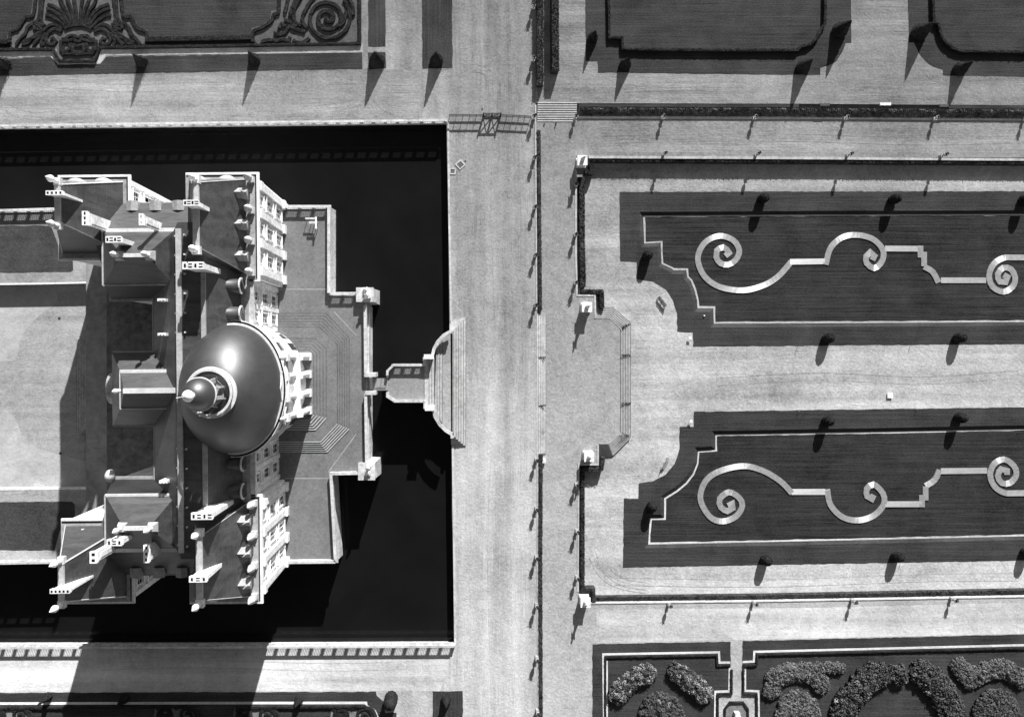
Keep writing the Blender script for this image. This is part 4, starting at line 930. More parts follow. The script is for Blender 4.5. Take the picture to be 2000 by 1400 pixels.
# small straight stairs A->B
root = thing('garden_steps', (0, 0, 0), 'long narrow flight of pale stone steps between the two gravel terraces', 'stairs')
for i in range(5):
    z = ZA - .15 * (i + 1) + .005; x = 1048 + 3.6 * (i + 1)
    a, c = P(1046, 886, z), P(x, 612, z); m = MB(); m.box(a.x, c.x, a.y, c.y, -2, z); so_ = m.obj('step', 'stone', root); edge_strip(so_, [(c.x, a.y), (c.x, c.y)], z, .08)
for y in (698, 792):
    a, c = P(1046, y + 1.5, 0), P(1066, y - 1.5, 0); m = MB(); m.leaves([((random.uniform(a.x, c.x), random.uniform(a.y, c.y), -.5 + random.random() * .35), (0, 0, 1)) for _ in range(120)], .1)
    tag(stuff(m.obj('weeds', 'leaf_dark')), 'dark line of weeds across the narrow steps, %s of the two' % ('upper' if y < 750 else 'lower'), 'weeds')
# canted stairs B->C
root = thing('parterre_staircase', (0, 0, 0), 'canted flight of stone steps leading down to the sunken parterre', 'stairs')
for i in range(7):
    z = ZB - .2 * i - .0; o = 3.6 * i
    pl = [(1163, 622 - o), (1190 + o * .3, 622 - o), (1212 + o * .9, 643 - o * .6), (1212 + o * .9, 845 + o * .4), (1190 + o * .35, 866 + o), (1168, 866 + o), (1168, 800), (1163, 700)]
    m = MB(); m.prism(PP(pl, z), ZC - .5, z - .006); so_ = m.obj('step', 'step_stone', root); edge_strip(so_, PP(pl[:4], z), z - .006, .14); edge_strip(so_, PP(pl[3:6], z), z - .004, .13, 'step_pale', 'edge_strip')  # pale strips paint lit edges between the riser shadows
for (pts) in ([(1212, 641), (1232, 632)], [(1213, 694), (1233, 694)], [(1213, 788), (1233, 788)], [(1212, 846), (1232, 853)]):
    a, c = Vector(P(*pts[0], -1.5)[:2]), Vector(P(*pts[1], -1.5)[:2]); m = MB()
    for _ in range(110):
        t = random.random(); p = a.lerp(c, t); m.leaves([((p.x + random.gauss(0, .12), p.y + random.gauss(0, .15), ZB - 1.4 * t + .12 + random.random() * .15), (0, 0, 1))], .1)
    k = pts[0][1]; tag(stuff(m.obj('weeds', 'leaf_dark')), 'dark line of weeds growing across the canted steps, %s' % {641: 'topmost', 694: 'second from the top', 788: 'third from the top', 846: 'lowest'}[k], 'weeds')
# pale steps top right corner
root = thing('lane_steps', (0, 0, 0), 'small pale stepped stone ramp down from the upper lane at its left end', 'steps')
a, c = P(1049, 240, ZB), P(1127, 200, ZA); d_ = (c.y - a.y) / 9
m = MB(); m.add([(a.x, c.y, ZA), (c.x, c.y, ZA), (c.x, a.y, ZB), (a.x, a.y, ZB), (a.x, c.y, -3), (c.x, c.y, -3), (c.x, a.y, -3), (a.x, a.y, -3)], [(0, 3, 2, 1), (4, 5, 6, 7), (0, 1, 5, 4), (1, 2, 6, 5), (2, 3, 7, 6), (3, 0, 4, 7)]); m.obj('slope', 'step_pale', root)
for i in range(9):
    y = c.y - d_ * i; z = ZA + (ZB - ZA) * i / 9; m = MB(); m.box(a.x, c.x, y - d_ * .45, y, z - .2, z + .01); m.obj('step', 'step_pale', root)
# ------------------------------------------------------------------ urns on pedestals along the walls
def make_urn():
    root = thing('garden_urn', (0, 0, 0), 'x', 'urn', 'stone urns along the garden walls')
    m = MB(); m.box(-.28, .28, -.28, .28, 0, .1); m.box(-.22, .22, -.22, .22, .1, .62); m.box(-.28, .28, -.28, .28, .62, .7); m.obj('pedestal', 'stone_grey', root)
    m = MB(); m.lathe([(0.13, .7), (0.08, .85), (0.22, 1.05), (0.34, 1.3), (0.36, 1.5), (0.3, 1.56), (0.26, 1.52)], 12); m.obj('bowl', 'stone_grey', root, True)
    m = MB(); m.leaves([((random.gauss(0, .16), random.gauss(0, .16), 1.6 + random.random() * .35), (0, 0, 1)) for _ in range(50)], .13); m.obj('plant', 'leaf', root)
    return root
ordn = ['first', 'second', 'third', 'fourth', 'fifth', 'sixth', 'seventh', 'eighth', 'ninth', 'tenth', 'eleventh', 'twelfth', 'thirteenth', 'fourteenth']
UR = make_urn(); used = [False]
def urn(px, py, z, label, sc=1.0):
    o = UR if not used[0] else copy_tree(UR); used[0] = True
    p = P(px, py, z); o.location = p; o['label'] = label; o.scale = (sc, sc, sc * random.uniform(.95, 1.05)); o.rotation_euler = (0, 0, random.uniform(-.1, .1))
for k, x in enumerate((1123, 1293, 1471, 1648, 1822, 1997)): urn(x, 231 + k * .8, ZB, 'stone urn below the broad upper hedge, %s from the left' % ordn[k], 1.05)
for k, x in enumerate((1295, 1475, 1653, 1836)): urn(x, 303 + k, ZB, 'stone urn on the upper parterre wall, %s from the left' % ordn[k], 1.05)
for k, (x, y) in enumerate(((1041, 18), (1041, 120), (1042, 232), (1043, 312), (1044, 407), (1045, 500), (1045, 597), (1047, 897), (1047, 992), (1047, 1086), (1047, 1179), (1048, 1282), (1049, 1385))):
    urn(x, y, ZA, 'stone urn on the long wall left of the narrow hedges, %s from the top' % ordn[k], 1.15)
for k, (x, y) in enumerate(((1123, 363), (1123, 460), (1123, 553), (1125, 945), (1126, 1035), (1126, 1125))): urn(x, y, ZB, 'stone urn on the wall left of the parterre, %s from the top' % ordn[k], 1.15)
for k, x in enumerate((1305, 1470, 1662, 1856)): urn(x, 1178 - k * 3.6, ZB, 'stone urn on the lower parterre wall, %s from the left' % ordn[k], 1.05)

# big pedestals with seated figure groups
def big_ped(px, py, z, label, statue=True, rz=0.0):
    p = P(px, py, z); root = thing('statue_pedestal', p, label, 'pedestal', 'large statue pedestals at the corners of the parterre', rz)
    m = MB(); m.box(-.95, .95, -.95, .95, 0, .35); m.box(-.8, .8, -.8, .8, .35, 1.9); m.obj('block', 'stone_white', root)
    m = MB(); m.box(-.95, .95, -.95, .95, 1.9, 2.1); m.obj('cap', 'white_paint', root)
    st = thing('garden_statue', (p.x, p.y, z + 2.1), label.replace('pedestal', 'statue standing on the pedestal'), 'statue', 'garden statues on the large pedestals', rz)
    m = MB(); m.lathe([(0.4, 0), (0.42, .3), (0.3, .8), (0.26, 1.1), (0.34, 1.5), (0.3, 1.75), (0.13, 1.9), (0.17, 2.05), (0.16, 2.2), (0.05, 2.35)], 12, (0, .1, 0), 1, .8, .08)
    m.bar((-.3, .1, 1.6), (-.55, -.1, 1.1), .14); m.bar((.3, .1, 1.6), (.5, .3, 2.0), .13); m.obj('figure', 'stone', st, True)
    return root
big_ped(1134, 319, ZB, 'bright square pedestal at the top left corner of the parterre')
big_ped(1143, 601, ZB, 'bright square pedestal on the upper corner of the canted stair platform')
big_ped(1147, 889, ZB, 'bright square pedestal on the lower corner of the canted stair platform')
big_ped(1140, 1169, ZB, 'bright square pedestal at the bottom left corner of the parterre')

# ------------------------------------------------------------------ topiary
def topiary_mesh(prof, n=20, cnt=900, ls=.12, mat='leaf_dark', name='yew'):
    m = MB(); m.open = True; m.lathe(prof, n, (0, 0, 0), 1, 1, .035)
    pts = []
    zs = [p[1] for p in prof]; tot = zs[-1]
    for _ in range(cnt):
        z = random.uniform(zs[0], zs[-1]); 
        for i in range(len(prof) - 1):
            if prof[i][1] <= z <= prof[i + 1][1]: break
        t = (z - prof[i][1]) / max(1e-6, prof[i + 1][1] - prof[i][1]); r = prof[i][0] * (1 - t) + prof[i + 1][0] * t
        if random.random() > (r + .15) / (max(p[0] for p in prof) + .15): continue
        a = random.uniform(0, 6.283); pts.append(((r * math.cos(a), r * math.sin(a), z), (math.cos(a), math.sin(a), .4)))
    m.leaves(pts, ls); return m
def topiary(kind, px, py, z, label, h, r, group, seedrot=None, tilt=0):
    p = P(px, py, z); root = thing('clipped_yew', p, label, 'topiary', group, random.uniform(0, 6))
    if kind == 'cone': prof = [(r * .9, .15), (r, .5), (r * .72, h * .35), (r * .42, h * .65), (r * .16, h * .9), (.03, h)]
    elif kind == 'bullet': prof = [(r * .85, .15), (r, .6), (r, h * .55), (r * .9, h * .78), (r * .6, h * .93), (.05, h)]
    elif kind == 'pyramid': prof = [(r * 1.0, .15), (r * .97, .4), (r * .55, h * .5), (.04, h)]
    m = topiary_mesh(prof, 4 if kind == 'pyramid' else 20, 500 if kind == 'pyramid' else 1100)
    m.obj('crown', 'leaf_dark', root); t = MB(); t.lathe([(0.12, -.1), (0.1, .4)], 8); t.obj('trunk', 'bark', root); return root
G1, G2 = 'conical yews on the upper lawns', 'rounded yews around the sunken parterre'
CONES = [('pyramid', 12, 128, 'pyramid yew at the far left of the long grass band', 4.6, 1.3), ('pyramid', 279, 124, 'pyramid yew below and right of the shell embroidery', 4.2, 1.25), ('pyramid', 498, 119, 'pyramid yew on the grass band below the scrolled corner embroidery', 4.4, 1.2),
         ('cone', 737, 121, 'dark conical yew on the small square lawn beside the embroidery', 4.4, 1.55), ('cone', 853, 121, 'dark conical yew at the end of the narrow grass strip', 4.4, 1.3),
         ('cone', 1157, 76, 'slim conical yew on the left edge of the upper right lawn', 3.3, 1.0), ('cone', 1220, 128, 'conical yew at the lower left corner of the upper right lawn', 3.5, 1.15),
         ('cone', 1566, 134, 'conical yew near the lower right corner of the upper right lawn', 4.2, 1.35), ('cone', 1638, 62, 'tall conical yew on the right edge of the upper right lawn', 4.5, 1.5),
         ('cone', 1793, 66, 'tall conical yew on the left edge of the far right lawn', 4.6, 1.6), ('cone', 1872, 137, 'conical yew at the lower left corner of the far right lawn', 3.8, 1.35)]
for k, x, y, lb, h, r in CONES: topiary(k, x, y, ZA, lb, h, r, G1)
topiary('cone', 872, 1362, ZA, 'pointed yew on the narrow grass strip at the bottom', 3.9, .95, G1)
topiary('bullet', 765, 1358, ZA, 'big blunt yew at the corner of the bottom embroidery', 4.6, 1.25, G1)
topiary('pyramid', 96, 1358, ZA, 'pyramid yew on the bottom left lawn outside the chateau shadow', 3.8, .8, G1); topiary('pyramid', 245, 1362, ZA, 'pyramid yew on the bottom left lawn inside the chateau shadow', 3.6, .9, G1); topiary('pyramid', 585, 1362, ZA, 'pyramid yew on the lawn right of the chateau shadow', 3.6, .85, G1)
BUL = [(1486, 390, 'first from the left in the row along the top bank'), (1741, 391, 'second from the left in the row along the top bank'), (1995, 392, 'third from the left in the row along the top bank'), (1262, 500, 'alone at the left corner of the upper parterre half'),
       (1612, 661, 'left one of the pair above the central alley'), (1867, 660, 'right one of the pair above the central alley'), (1612, 821, 'left one of the pair below the central alley'), (1869, 815, 'right one of the pair below the central alley'),
       (1270, 987, 'alone at the left corner of the lower parterre half'), (1492, 1091, 'first from the left along the bottom lawn edge'), (1747, 1084, 'second from the left along the bottom lawn edge'), (1999, 1076, 'third from the left along the bottom lawn edge')]
for x, y, lb in BUL: topiary('bullet', x, y, ZC, 'rounded dark yew, ' + lb, 2.55, .92, G2)

# ------------------------------------------------------------------ box hedges framing the upper right lawns
def boxline(px, z, w, h, label, mat='leaf_dark', closed=False, name='box_hedge', leafn=12, step=.4, curve=False, grp=None, jit=.04):
    m = MB(); m.open = True; pts = PP(px, z); hedge_mesh(m, pts, w, z, z + h, jit, leafn, .1, step); return tag(m.obj(name, mat), label, 'hedge', grp)
boxline([(1187, -60), (1189, 76), (1214, 77), (1215, 99), (1400, 101), (1555, 101), (1560, 95), (1578, 90), (1592, 78), (1600, 62), (1608, 50), (1610, -60)], ZA, .55, .75, 'low dark box hedge framing the upper right lawn', leafn=25)
boxline([(1817, -60), (1820, 46), (1829, 52), (1834, 72), (1843, 86), (1857, 97), (1874, 103), (2300, 108)], ZA, .55, .75, 'low dark box hedge framing the far right lawn', leafn=25)
# ------------------------------------------------------------------ embroidery parterres
def mir(pts, ax): return [(2 * ax - x, y) for x, y in pts]
def spiral(cx, cy, r0, r1, turns, a0, d=1, n=16, sy=1.0):
    k = int(n * turns); return [(cx + (r0 + (r1 - r0) * i / k) * math.cos(R(a0) + d * 2 * math.pi * i / n), cy + sy * (r0 + (r1 - r0) * i / k) * math.sin(R(a0) + d * 2 * math.pi * i / n)) for i in range(k + 1)]
AX = 152
half = [ # right-hand half of the shell motif (outer frame, ribs, leaf scrolls)
 [(233, -30), (236, 0), (241, 31), (255, 33), (262, 46), (272, 57), (285, 62), (286, 76)],
 [(225, -30), (226, 5), (229, 35), (238, 46)], [(219, -20), (223, 12), (225, 40), (218, 50)],
 [(166, 47), (172, 25), (184, 6), (190, -20)], [(161, 47), (163, 25), (172, 2), (176, -20)], [(156, 47), (157, 20), (163, -20)],
 [(174, 50), (186, 32), (202, 20), (214, 16)], [(170, 49), (180, 28), (196, 14), (212, 8)], [(178, 53), (192, 40), (205, 31), (216, 30)],
 [(184, 57), (196, 48), (210, 50), (220, 60), (232, 70), (246, 76), (262, 84)], [(184, 62), (196, 56), (206, 60), (215, 72), (212, 84), (202, 87), (196, 80), (201, 74), (206, 77)],
 spiral(232, 52, 9, 2, 1.6, 120, 1), [(238, 44), (250, 52), (256, 66), (266, 76), (274, 88)], [(222, 68), (232, 78), (240, 88)], [(226, 62), (240, 72), (250, 84), (262, 86)], [(216, 64), (224, 82), (220, 90)],
 [(152, 49), (166, 50), (178, 56)], [(152, 74), (158, 70), (170, 70), (176, 76), (184, 77)], [(152, 82), (160, 76), (172, 80), (183, 80)],
 [(186, 78), (186, 96), (178, 104)], [(152, 90), (160, 88), (163, 98), (158, 103), (152, 102)], [(168, 84), (170, 96), (180, 100), (182, 90)], [(152, 106), (168, 104), (182, 105)],
]
bed1 = [(58, -60), (64, 5), (60, 32), (46, 36), (38, 50), (20, 62), (14, 68), (14, 82), (26, 94), (110, 96), (112, 108), (118, 122), (186, 122), (192, 108), (194, 93), (275, 90), (290, 78), (290, 60), (272, 54), (258, 31), (242, 30), (238, 5), (246, -60)]
flat('embroidery_bed', bed1, ZA, 'bed_sand', lift=.05)
m = MB(); m.open = True
for c in half:
    for q in (c, mir(c, AX)):
        hedge_mesh(m, [(p.x, p.y) for p in crom([Vector(v[:2]) for v in PP(q, .4)], .5)], .62, 0, .42, .05, 10, .09, .6)
tag(m.obj('box_embroidery', 'leaf_dark'), 'shell shaped box embroidery with palm ribs and scrolls on the left lawn', 'box embroidery', 'box embroideries')
bed2 = [(490, 70), (492, 55), (512, 50), (527, 40), (530, 22), (541, 20), (545, -60), (702, -60), (702, 87), (505, 88)]
flat('embroidery_bed', bed2, ZA, 'bed_sand', lift=.05)
scr = [[(493, 82), (494, 62), (506, 56), (520, 49), (531, 39), (535, 28), (543, 25), (546, -30)],
       spiral(640, 35, 6, 46, 2.3, 60, -1, 20), spiral(640, 35, 3, 30, 1.8, 200, -1, 18), [(690, 30), (686, 5), (668, -20), (650, -30)], [(600, 55), (590, 40), (596, 20), (612, -5), (630, -25)], [(588, 50), (575, 40), (574, 20), (584, 0), (600, -25)],
       [(556, 25), (560, 8), (566, -20)], [(566, 30), (572, 12), (582, -12)], [(510, 82), (525, 78), (540, 80), (552, 76), (564, 80), (566, 72)], [(572, 78), (582, 84), (594, 82), (604, 74)], [(535, 64), (546, 68), (558, 62), (566, 52), (580, 58), (596, 62)], [(545, 55), (550, 46), (556, 52)],
       [(555, 38), (568, 44), (580, 50)], [(662, 52), (672, 40), (676, 20)], [(664, 45), (670, 28)]]
m = MB(); m.open = True
for c in scr: hedge_mesh(m, [(p.x, p.y) for p in crom([Vector(v[:2]) for v in PP(c, .4)], .5)], .7, 0, .45, .06, 14, .1, .6)
tag(m.obj('box_embroidery', 'leaf_dark'), 'scrolled box embroidery with a large spiral in the corner of the left lawn', 'box embroidery', 'box embroideries')
boxline([(-150, 84), (14, 84), (22, 80)], ZA, .9, .5, 'short double box hedge at the far left of the shell embroidery', leafn=25)
boxline([(287, 79), (400, 77), (492, 75)], ZA, 1.0, .5, 'straight box hedge between the shell and the spiral embroidery', leafn=30)
boxline([(-150, 101), (0, 99), (106, 98), (112, 112), (118, 121), (186, 121), (191, 110), (196, 95), (400, 92), (703, 87), (702, -60)], ZA, .55, .55, 'box hedge border along the bottom and right of the embroidered lawn', leafn=18)
# bottom strip embroidery
def strip_motif(cx, lab):
    flat('embroidery_bed', [(cx - 42, 1381), (cx - 30, 1378), (cx + 30, 1378), (cx + 42, 1383), (cx + 50, 1440), (cx - 50, 1440)], ZA, 'bed_sand', lift=.05)
    m = MB(); m.open = True
    for c in ([(cx - 40, 1384), (cx - 25, 1382), (cx - 14, 1388), (cx - 10, 1400)], spiral(cx - 24, 1394, 3, 12, 1.5, 0, 1), spiral(cx + 20, 1398, 3, 18, 1.6, 200, 1), [(cx - 4, 1384), (cx + 6, 1381), (cx + 20, 1381), (cx + 36, 1386), (cx + 44, 1400)], [(cx - 34, 1386), (cx - 38, 1400), (cx - 30, 1420)]):
        hedge_mesh(m, [(p.x, p.y) for p in crom([Vector(v[:2]) for v in PP(c, .4)], .5)], .55, 0, .4, .05, 12, .09, .6)
    tag(m.obj('box_embroidery', 'leaf_dark'), lab, 'box embroidery', 'box embroideries')
strip_motif(18, 'curled box embroidery at the bottom left corner of the photo'); strip_motif(345, 'curled box embroidery at the bottom inside the chateau shadow'); strip_motif(500, 'curled box embroidery at the bottom on the edge of the chateau shadow'); strip_motif(690, 'curled box embroidery at the bottom near the blunt yew')
boxline([(-150, 1381), (365, 1378), (372, 1388)], ZA, .5, .5, 'box hedge border on the bottom left lawn up to the shadowed gap', leafn=14)
boxline([(462, 1386), (470, 1379), (712, 1377), (724, 1386)], ZA, .5, .5, 'box hedge border on the bottom lawn right of the shadowed gap', leafn=14)

# ------------------------------------------------------------------ bottom right flower garden
def edging(px, lab, z=ZB):
    m = MB(); stroke(m, densify(PP(px, z), 1.2), .4, z, z + .08); struct(m.obj('edging_path', 'path_edge'))
E1 = [(1180, 1430), (1178, 1277), (1404, 1273), (1405, 1293), (1426, 1293)]; E2 = [(1450, 1292), (1472, 1291), (1473, 1272), (2000, 1259), (2300, 1252)]
E3 = [(1425, 1303), (1424, 1349), (1397, 1350), (1396, 1430)]; E4 = [(1455, 1303), (1455, 1348), (1481, 1349), (1482, 1430)]
for e in (E1, E2, E3, E4): edging(e, '')
edging([(1185, 1430), (1185, 1290)], '')
def inset(px, dx, dy): return [(x + dx, y + dy) for x, y in px]
boxline([(1182, 1430), (1182, 1282), (1399, 1278), (1400, 1298), (1426, 1298)], ZB, .35, .35, 'thin box border of the left flower lawn at the bottom right', leafn=8)
boxline([(1450, 1298), (1477, 1297), (1478, 1277), (2000, 1264), (2300, 1257)], ZB, .35, .4, 'thin box border of the right flower lawn at the bottom right', leafn=8)
boxline([(1428, 1306), (1428, 1353), (1401, 1354), (1401, 1430)], ZB, .4, .4, 'dark box border left of the octagonal bed', leafn=8); boxline([(1451, 1306), (1451, 1353), (1477, 1354), (1478, 1430)], ZB, .4, .4, 'dark box border right of the octagonal bed', leafn=8)
flat('gravel_path', [(1403, 1356), (1427, 1356), (1427, 1300), (1452, 1300), (1452, 1356), (1476, 1356), (1476, 1440), (1403, 1440)], ZB, 'gravel', lift=.04)
octb = [(1414, 1440), (1414, 1382), (1424, 1369), (1452, 1369), (1461, 1382), (1461, 1440)]
flat('flower_bed', octb, ZB, 'bed_sand', lift=.06); boxline([(1415, 1430), (1415, 1383), (1425, 1370), (1451, 1370), (1460, 1383), (1460, 1430)], ZB, .35, .35, 'low box border around the octagonal bed at the bottom edge', leafn=8)
sp = P(1437, 1392, ZB); st = thing('marble_statue', sp, 'white marble statue in the octagonal bed at the bottom edge', 'statue')
m = MB(); m.box(-.5, .5, -.5, .5, 0, 1.0); m.obj('pedestal', 'stone', st)
m = MB(); m.lathe([(0.42, 1), (0.4, 1.4), (0.3, 1.9), (0.38, 2.4), (0.15, 2.65), (0.19, 2.85), (0.05, 3.05)], 12, (0, 0, 0), 1, .8, .06); m.bar((-.3, 0, 2.3), (-.7, .3, 1.7), .16); m.bar((.3, 0, 2.3), (.7, -.2, 2.6), .15); m.obj('figure', 'white_paint', st, True)

def shrub(spine, wd, h, label, mats=('leaf_mid', 'flower'), flw=.2, dens=150, ls=.16, domes=True, z=ZB, clump=.5):
    """bushy bed: domed clumps along a spine, leaf-sized faces all over each clump and a dark core"""
    sp_ = [Vector(p[:2]) for p in PP(spine, z)]
    pts = densify(sp_, .4) if len(sp_) > 1 else sp_
    root = thing('flowering_shrubs' if flw > .1 else 'shrub_bed', (pts[len(pts) // 2].x, pts[len(pts) // 2].y, z), label, 'shrubs', 'planted shrub beds of the flower garden')
    o_ = Vector((pts[len(pts) // 2].x, pts[len(pts) // 2].y))
    leaf = MB(); leaf.open = True; fl = MB(); fl.open = True; core = MB()
    L = sum((pts[i + 1] - pts[i]).length for i in range(len(pts) - 1)) if len(pts) > 1 else 0
    area = (L * wd + math.pi * wd * wd / 4); placed = []; tries = 0; d_min = clump * 1.05
    while tries < area * 60:
        tries += 1
        b_ = random.choice(pts) - o_; a = random.uniform(0, 6.283); rr = wd / 2 * math.sqrt(random.random())
        x, y = b_.x + rr * math.cos(a), b_.y + rr * math.sin(a)
        if any((x - q[0]) ** 2 + (y - q[1]) ** 2 < d_min ** 2 for q in placed): continue
        placed.append((x, y))
        edge = min((Vector((x, y)) + o_ - p).length for p in pts) / (wd / 2)
        hh = h * (1 - .4 * edge ** 2) * random.uniform(.8, 1.15); cr = clump * random.uniform(.85, 1.3)
        lump(core, (x, y, max(.2, hh - cr * .75)), cr * .85, 7, 4, 1, 1, 1.0, .15)
        lump(core, (x, y, .25), cr * .95, 6, 3, 1, 1, .8, .1)
        isf = random.random() < flw; tgt = fl if isf else leaf; lp = []
        for _ in range(int(dens * cr)):
            u = random.uniform(-.1, 1); a2 = random.uniform(0, 6.283); q = math.sqrt(1 - max(0, u) ** 2); nrm = (q * math.cos(a2), q * math.sin(a2), u)
            k = random.uniform(.9, 1.12)
            lp.append(((x + nrm[0] * cr * k, y + nrm[1] * cr * k, hh - cr * .6 + nrm[2] * cr * .9 * k), nrm))
        tgt.leaves(lp, ls * .78, .5)
    core.obj('stems', 'leaf_dark', root); leaf.obj('foliage', mats[0], root)
    if fl.v: fl.obj('blossom', mats[1], root)
    return root
shrub([(1207, 1352), (1222, 1332), (1245, 1318), (1261, 1313)], 3.5, 1.3, 'crescent of pale flowering shrubs on the left of the small bed', flw=.5, ls=.14)
shrub([(1320, 1309), (1340, 1322), (1362, 1340), (1371, 1352)], 3.5, 1.3, 'crescent of pale flowering shrubs on the right of the small bed', flw=.5, ls=.14)
shrub([(1289, 1388), (1296, 1400)], 7.8, 1.4, 'round shrub bed between the two flowering crescents', flw=.06, ls=.15)
shrub([(1506, 1345), (1512, 1320), (1545, 1312), (1590, 1314), (1601, 1334)], 3.3, .9, 'wedge of pale leafy plants left of the big ring', ('leaf_pale', 'flower'), 0, 170, .15, clump=.4)
shrub([(1535, 1303), (1638, 1301)], 1.9, .8, 'thin tail of pale leafy plants pointing at the big ring', ('leaf_pale', 'flower'), 0, 170, .15, clump=.4)
shrub([(1555, 1390), (1557, 1402)], 8.4, 1.1, 'round mound of pale leafy plants left of the big ring', ('leaf_pale', 'flower'), 0, 170, .15, clump=.4)
shrub([(1642, 1400), (1648, 1375), (1665, 1350), (1690, 1325), (1710, 1313)], 4.8, 1.6, 'left arc of dark glossy shrubs in the big ring', ('leaf_mid', 'flower'), .03, 60, .2, clump=.5)
shrub([(1751, 1310), (1752, 1320)], 3.1, 1.5, 'middle clump of dark glossy shrubs in the big ring', ('leaf_mid', 'flower'), .03, 60, .2, clump=.5)
shrub([(1797, 1311), (1818, 1325), (1838, 1350), (1852, 1378), (1857, 1400)], 4.8, 1.5, 'right arc of dark glossy shrubs in the big ring', ('leaf_mid', 'flower'), .03, 60, .2, clump=.5)
shrub([(1872, 1300), (1893, 1325), (1920, 1308), (1960, 1302), (1990, 1322)], 3.4, .9, 'wedge of pale leafy plants right of the big ring', ('leaf_pale', 'flower'), 0, 170, .15, clump=.4)
shrub([(1942, 1388), (1945, 1400)], 8.8, 1.1, 'round mound of leafy plants right of the big ring', ('leaf_mid', 'flower'), 0, 170, .15, clump=.4)

# ------------------------------------------------------------------ metal scroll ribbons on the sunken lawns
def ribbon(px_list, label, step=7.5, wd=1.12):
    m = MB(); m.uv = []; z = ZI + .14
    root = thing('metal_scroll', (0, 0, 0), label, 'garden sculpture', 'bright metal scroll ribbons laid on the sunken lawns')
    for pts_px, curved in px_list:
        pts = [Vector(p[:2]) for p in PP(pts_px, z)]
        if curved: pts = crom(pts, .62)
        L = offset_path(pts, wd / 2); Q = offset_path(pts, -wd / 2)
        for i in range(len(pts) - 1):
            tl = random.uniform(-.012, .012)
            vs = [(Q[i].x, Q[i].y, z + tl), (Q[i + 1].x, Q[i + 1].y, z - tl), (L[i + 1].x, L[i + 1].y, z + tl), (L[i].x, L[i].y, z - tl)]
            bs = [(v[0], v[1], ZI) for v in vs]; m.add(vs + bs, [(0, 1, 2, 3), (1, 0, 4, 5), (2, 1, 5, 6), (3, 2, 6, 7), (0, 3, 7, 4)])
            m.uv += [(0, 0), (1, 0), (1, 1), (0, 1)] * 5
    o = m.obj('ribbon', 'brushed_metal', root); return root
RN1 = [([(1417, 500), (1424, 494), (1413, 483), (1400, 490), (1399, 502), (1407, 514), (1422, 517), (1437, 508), (1444, 489), (1432, 469), (1405, 461), (1377, 474), (1363, 504), (1375, 538), (1405, 560), (1450, 567), (1490, 558), (1520, 540), (1546, 511)], True), ([(1543, 511.5), (1612, 510.5)], False)]
RN2 = [([(1613, 517), (1622, 485), (1645, 464), (1673, 459), (1703, 466), (1722, 483), (1726, 499), (1720, 515), (1707, 524), (1693, 514), (1692, 501), (1700, 493), (1708, 500), (1704, 508)], True), ([(1729, 485.5), (1798, 486)], False), ([(1798, 480), (1798, 503)], False), ([(1805, 492), (1805, 520)], False), ([(1805, 521), (1822, 531), (1833, 552)], True), ([(1838, 547.5), (1926, 547.5)], False)]
RN3 = [([(2060, 503), (1985, 503), (1960, 504), (1941, 516), (1932, 538), (1939, 560), (1960, 570), (1978, 560), (1983, 542), (1975, 526), (1960, 523), (1949, 536), (1953, 550), (1964, 551), (1968, 541), (1961, 537)], True)]
RS1 = [([(1422, 988), (1430, 984), (1431, 992), (1421, 998), (1408, 990), (1406, 974), (1424, 961), (1443, 971), (1450, 987), (1438, 1008), (1411, 1018), (1386, 1008), (1368, 974), (1378, 940), (1406, 920), (1452, 910), (1490, 919), (1525, 940), (1547, 963)], True), ([(1546, 960.5), (1612, 960.5)], False)]
RS2 = [([(1616, 956), (1622, 985), (1645, 1009), (1677, 1016), (1708, 1006), (1726, 985), (1725, 964), (1707, 946), (1693, 955), (1694, 969), (1703, 974), (1707, 966)], True), ([(1729, 984.5), (1801, 984.5)], False), ([(1801, 990), (1801, 967)], False), ([(1808, 977), (1808, 950)], False), ([(1808, 949), (1826, 937), (1835, 917)], True), ([(1838, 920), (1928, 919)], False)]
RS3 = [([(2060, 962), (1985, 963), (1962, 962), (1943, 950), (1934, 927), (1942, 906), (1962, 897), (1981, 910), (1985, 928), (1973, 943), (1957, 943), (1949, 929), (1956, 916), (1967, 919), (1967, 927)], True)]
for rb, lb in ((RN1, 'large spiral metal ribbon at the left of the upper sunken lawn'), (RN2, 'hooked metal ribbon in the middle of the upper sunken lawn'), (RN3, 'small spiral metal ribbon at the right of the upper sunken lawn'),
               (RS1, 'large spiral metal ribbon at the left of the lower sunken lawn'), (RS2, 'hooked metal ribbon in the middle of the lower sunken lawn'), (RS3, 'small spiral metal ribbon at the right of the lower sunken lawn')): ribbon(rb, lb)

# ------------------------------------------------------------------ fence and gate on the moat bank
def fence(x0, x1, label):
    a, c = P(x0, 229, ZA), P(x1, 229 + (0 if x1 < 960 else 3), ZA); root = thing('wooden_fence', a, label, 'fence', 'rail fences either side of the gate')
    d = c - a; n = max(2, int(d.length / 1.15))
    for k in range(n + 1):
        p = d * (k / n); m = MB(); m.bar((p.x, p.y, 0), (p.x, p.y, 1.6), .09); m.obj('post', 'timber', root)
    for z in (.55, 1.35): m = MB(); m.bar((0, 0, z), (d.x, d.y, z), .14, .2); m.obj('rail', 'timber', root)
    m = MB()
    for k in range(n * 5): p = d * ((k + .5) / (n * 5)); m.bar((p.x, p.y, .05), (p.x, p.y, 1.45), .02)
    o = m.obj('wire', 'iron', root); return root
fence(878, 943, 'thin rail fence between the moat corner and the gate'); fence(978, 1036, 'thin rail fence between the gate and the long wall')
a, c = P(944, 228, ZA), P(977, 228, ZA); root = thing('wooden_gate', a, 'braced double gate in the rail fence beside the moat corner', 'gate'); wdt = (c - a).x
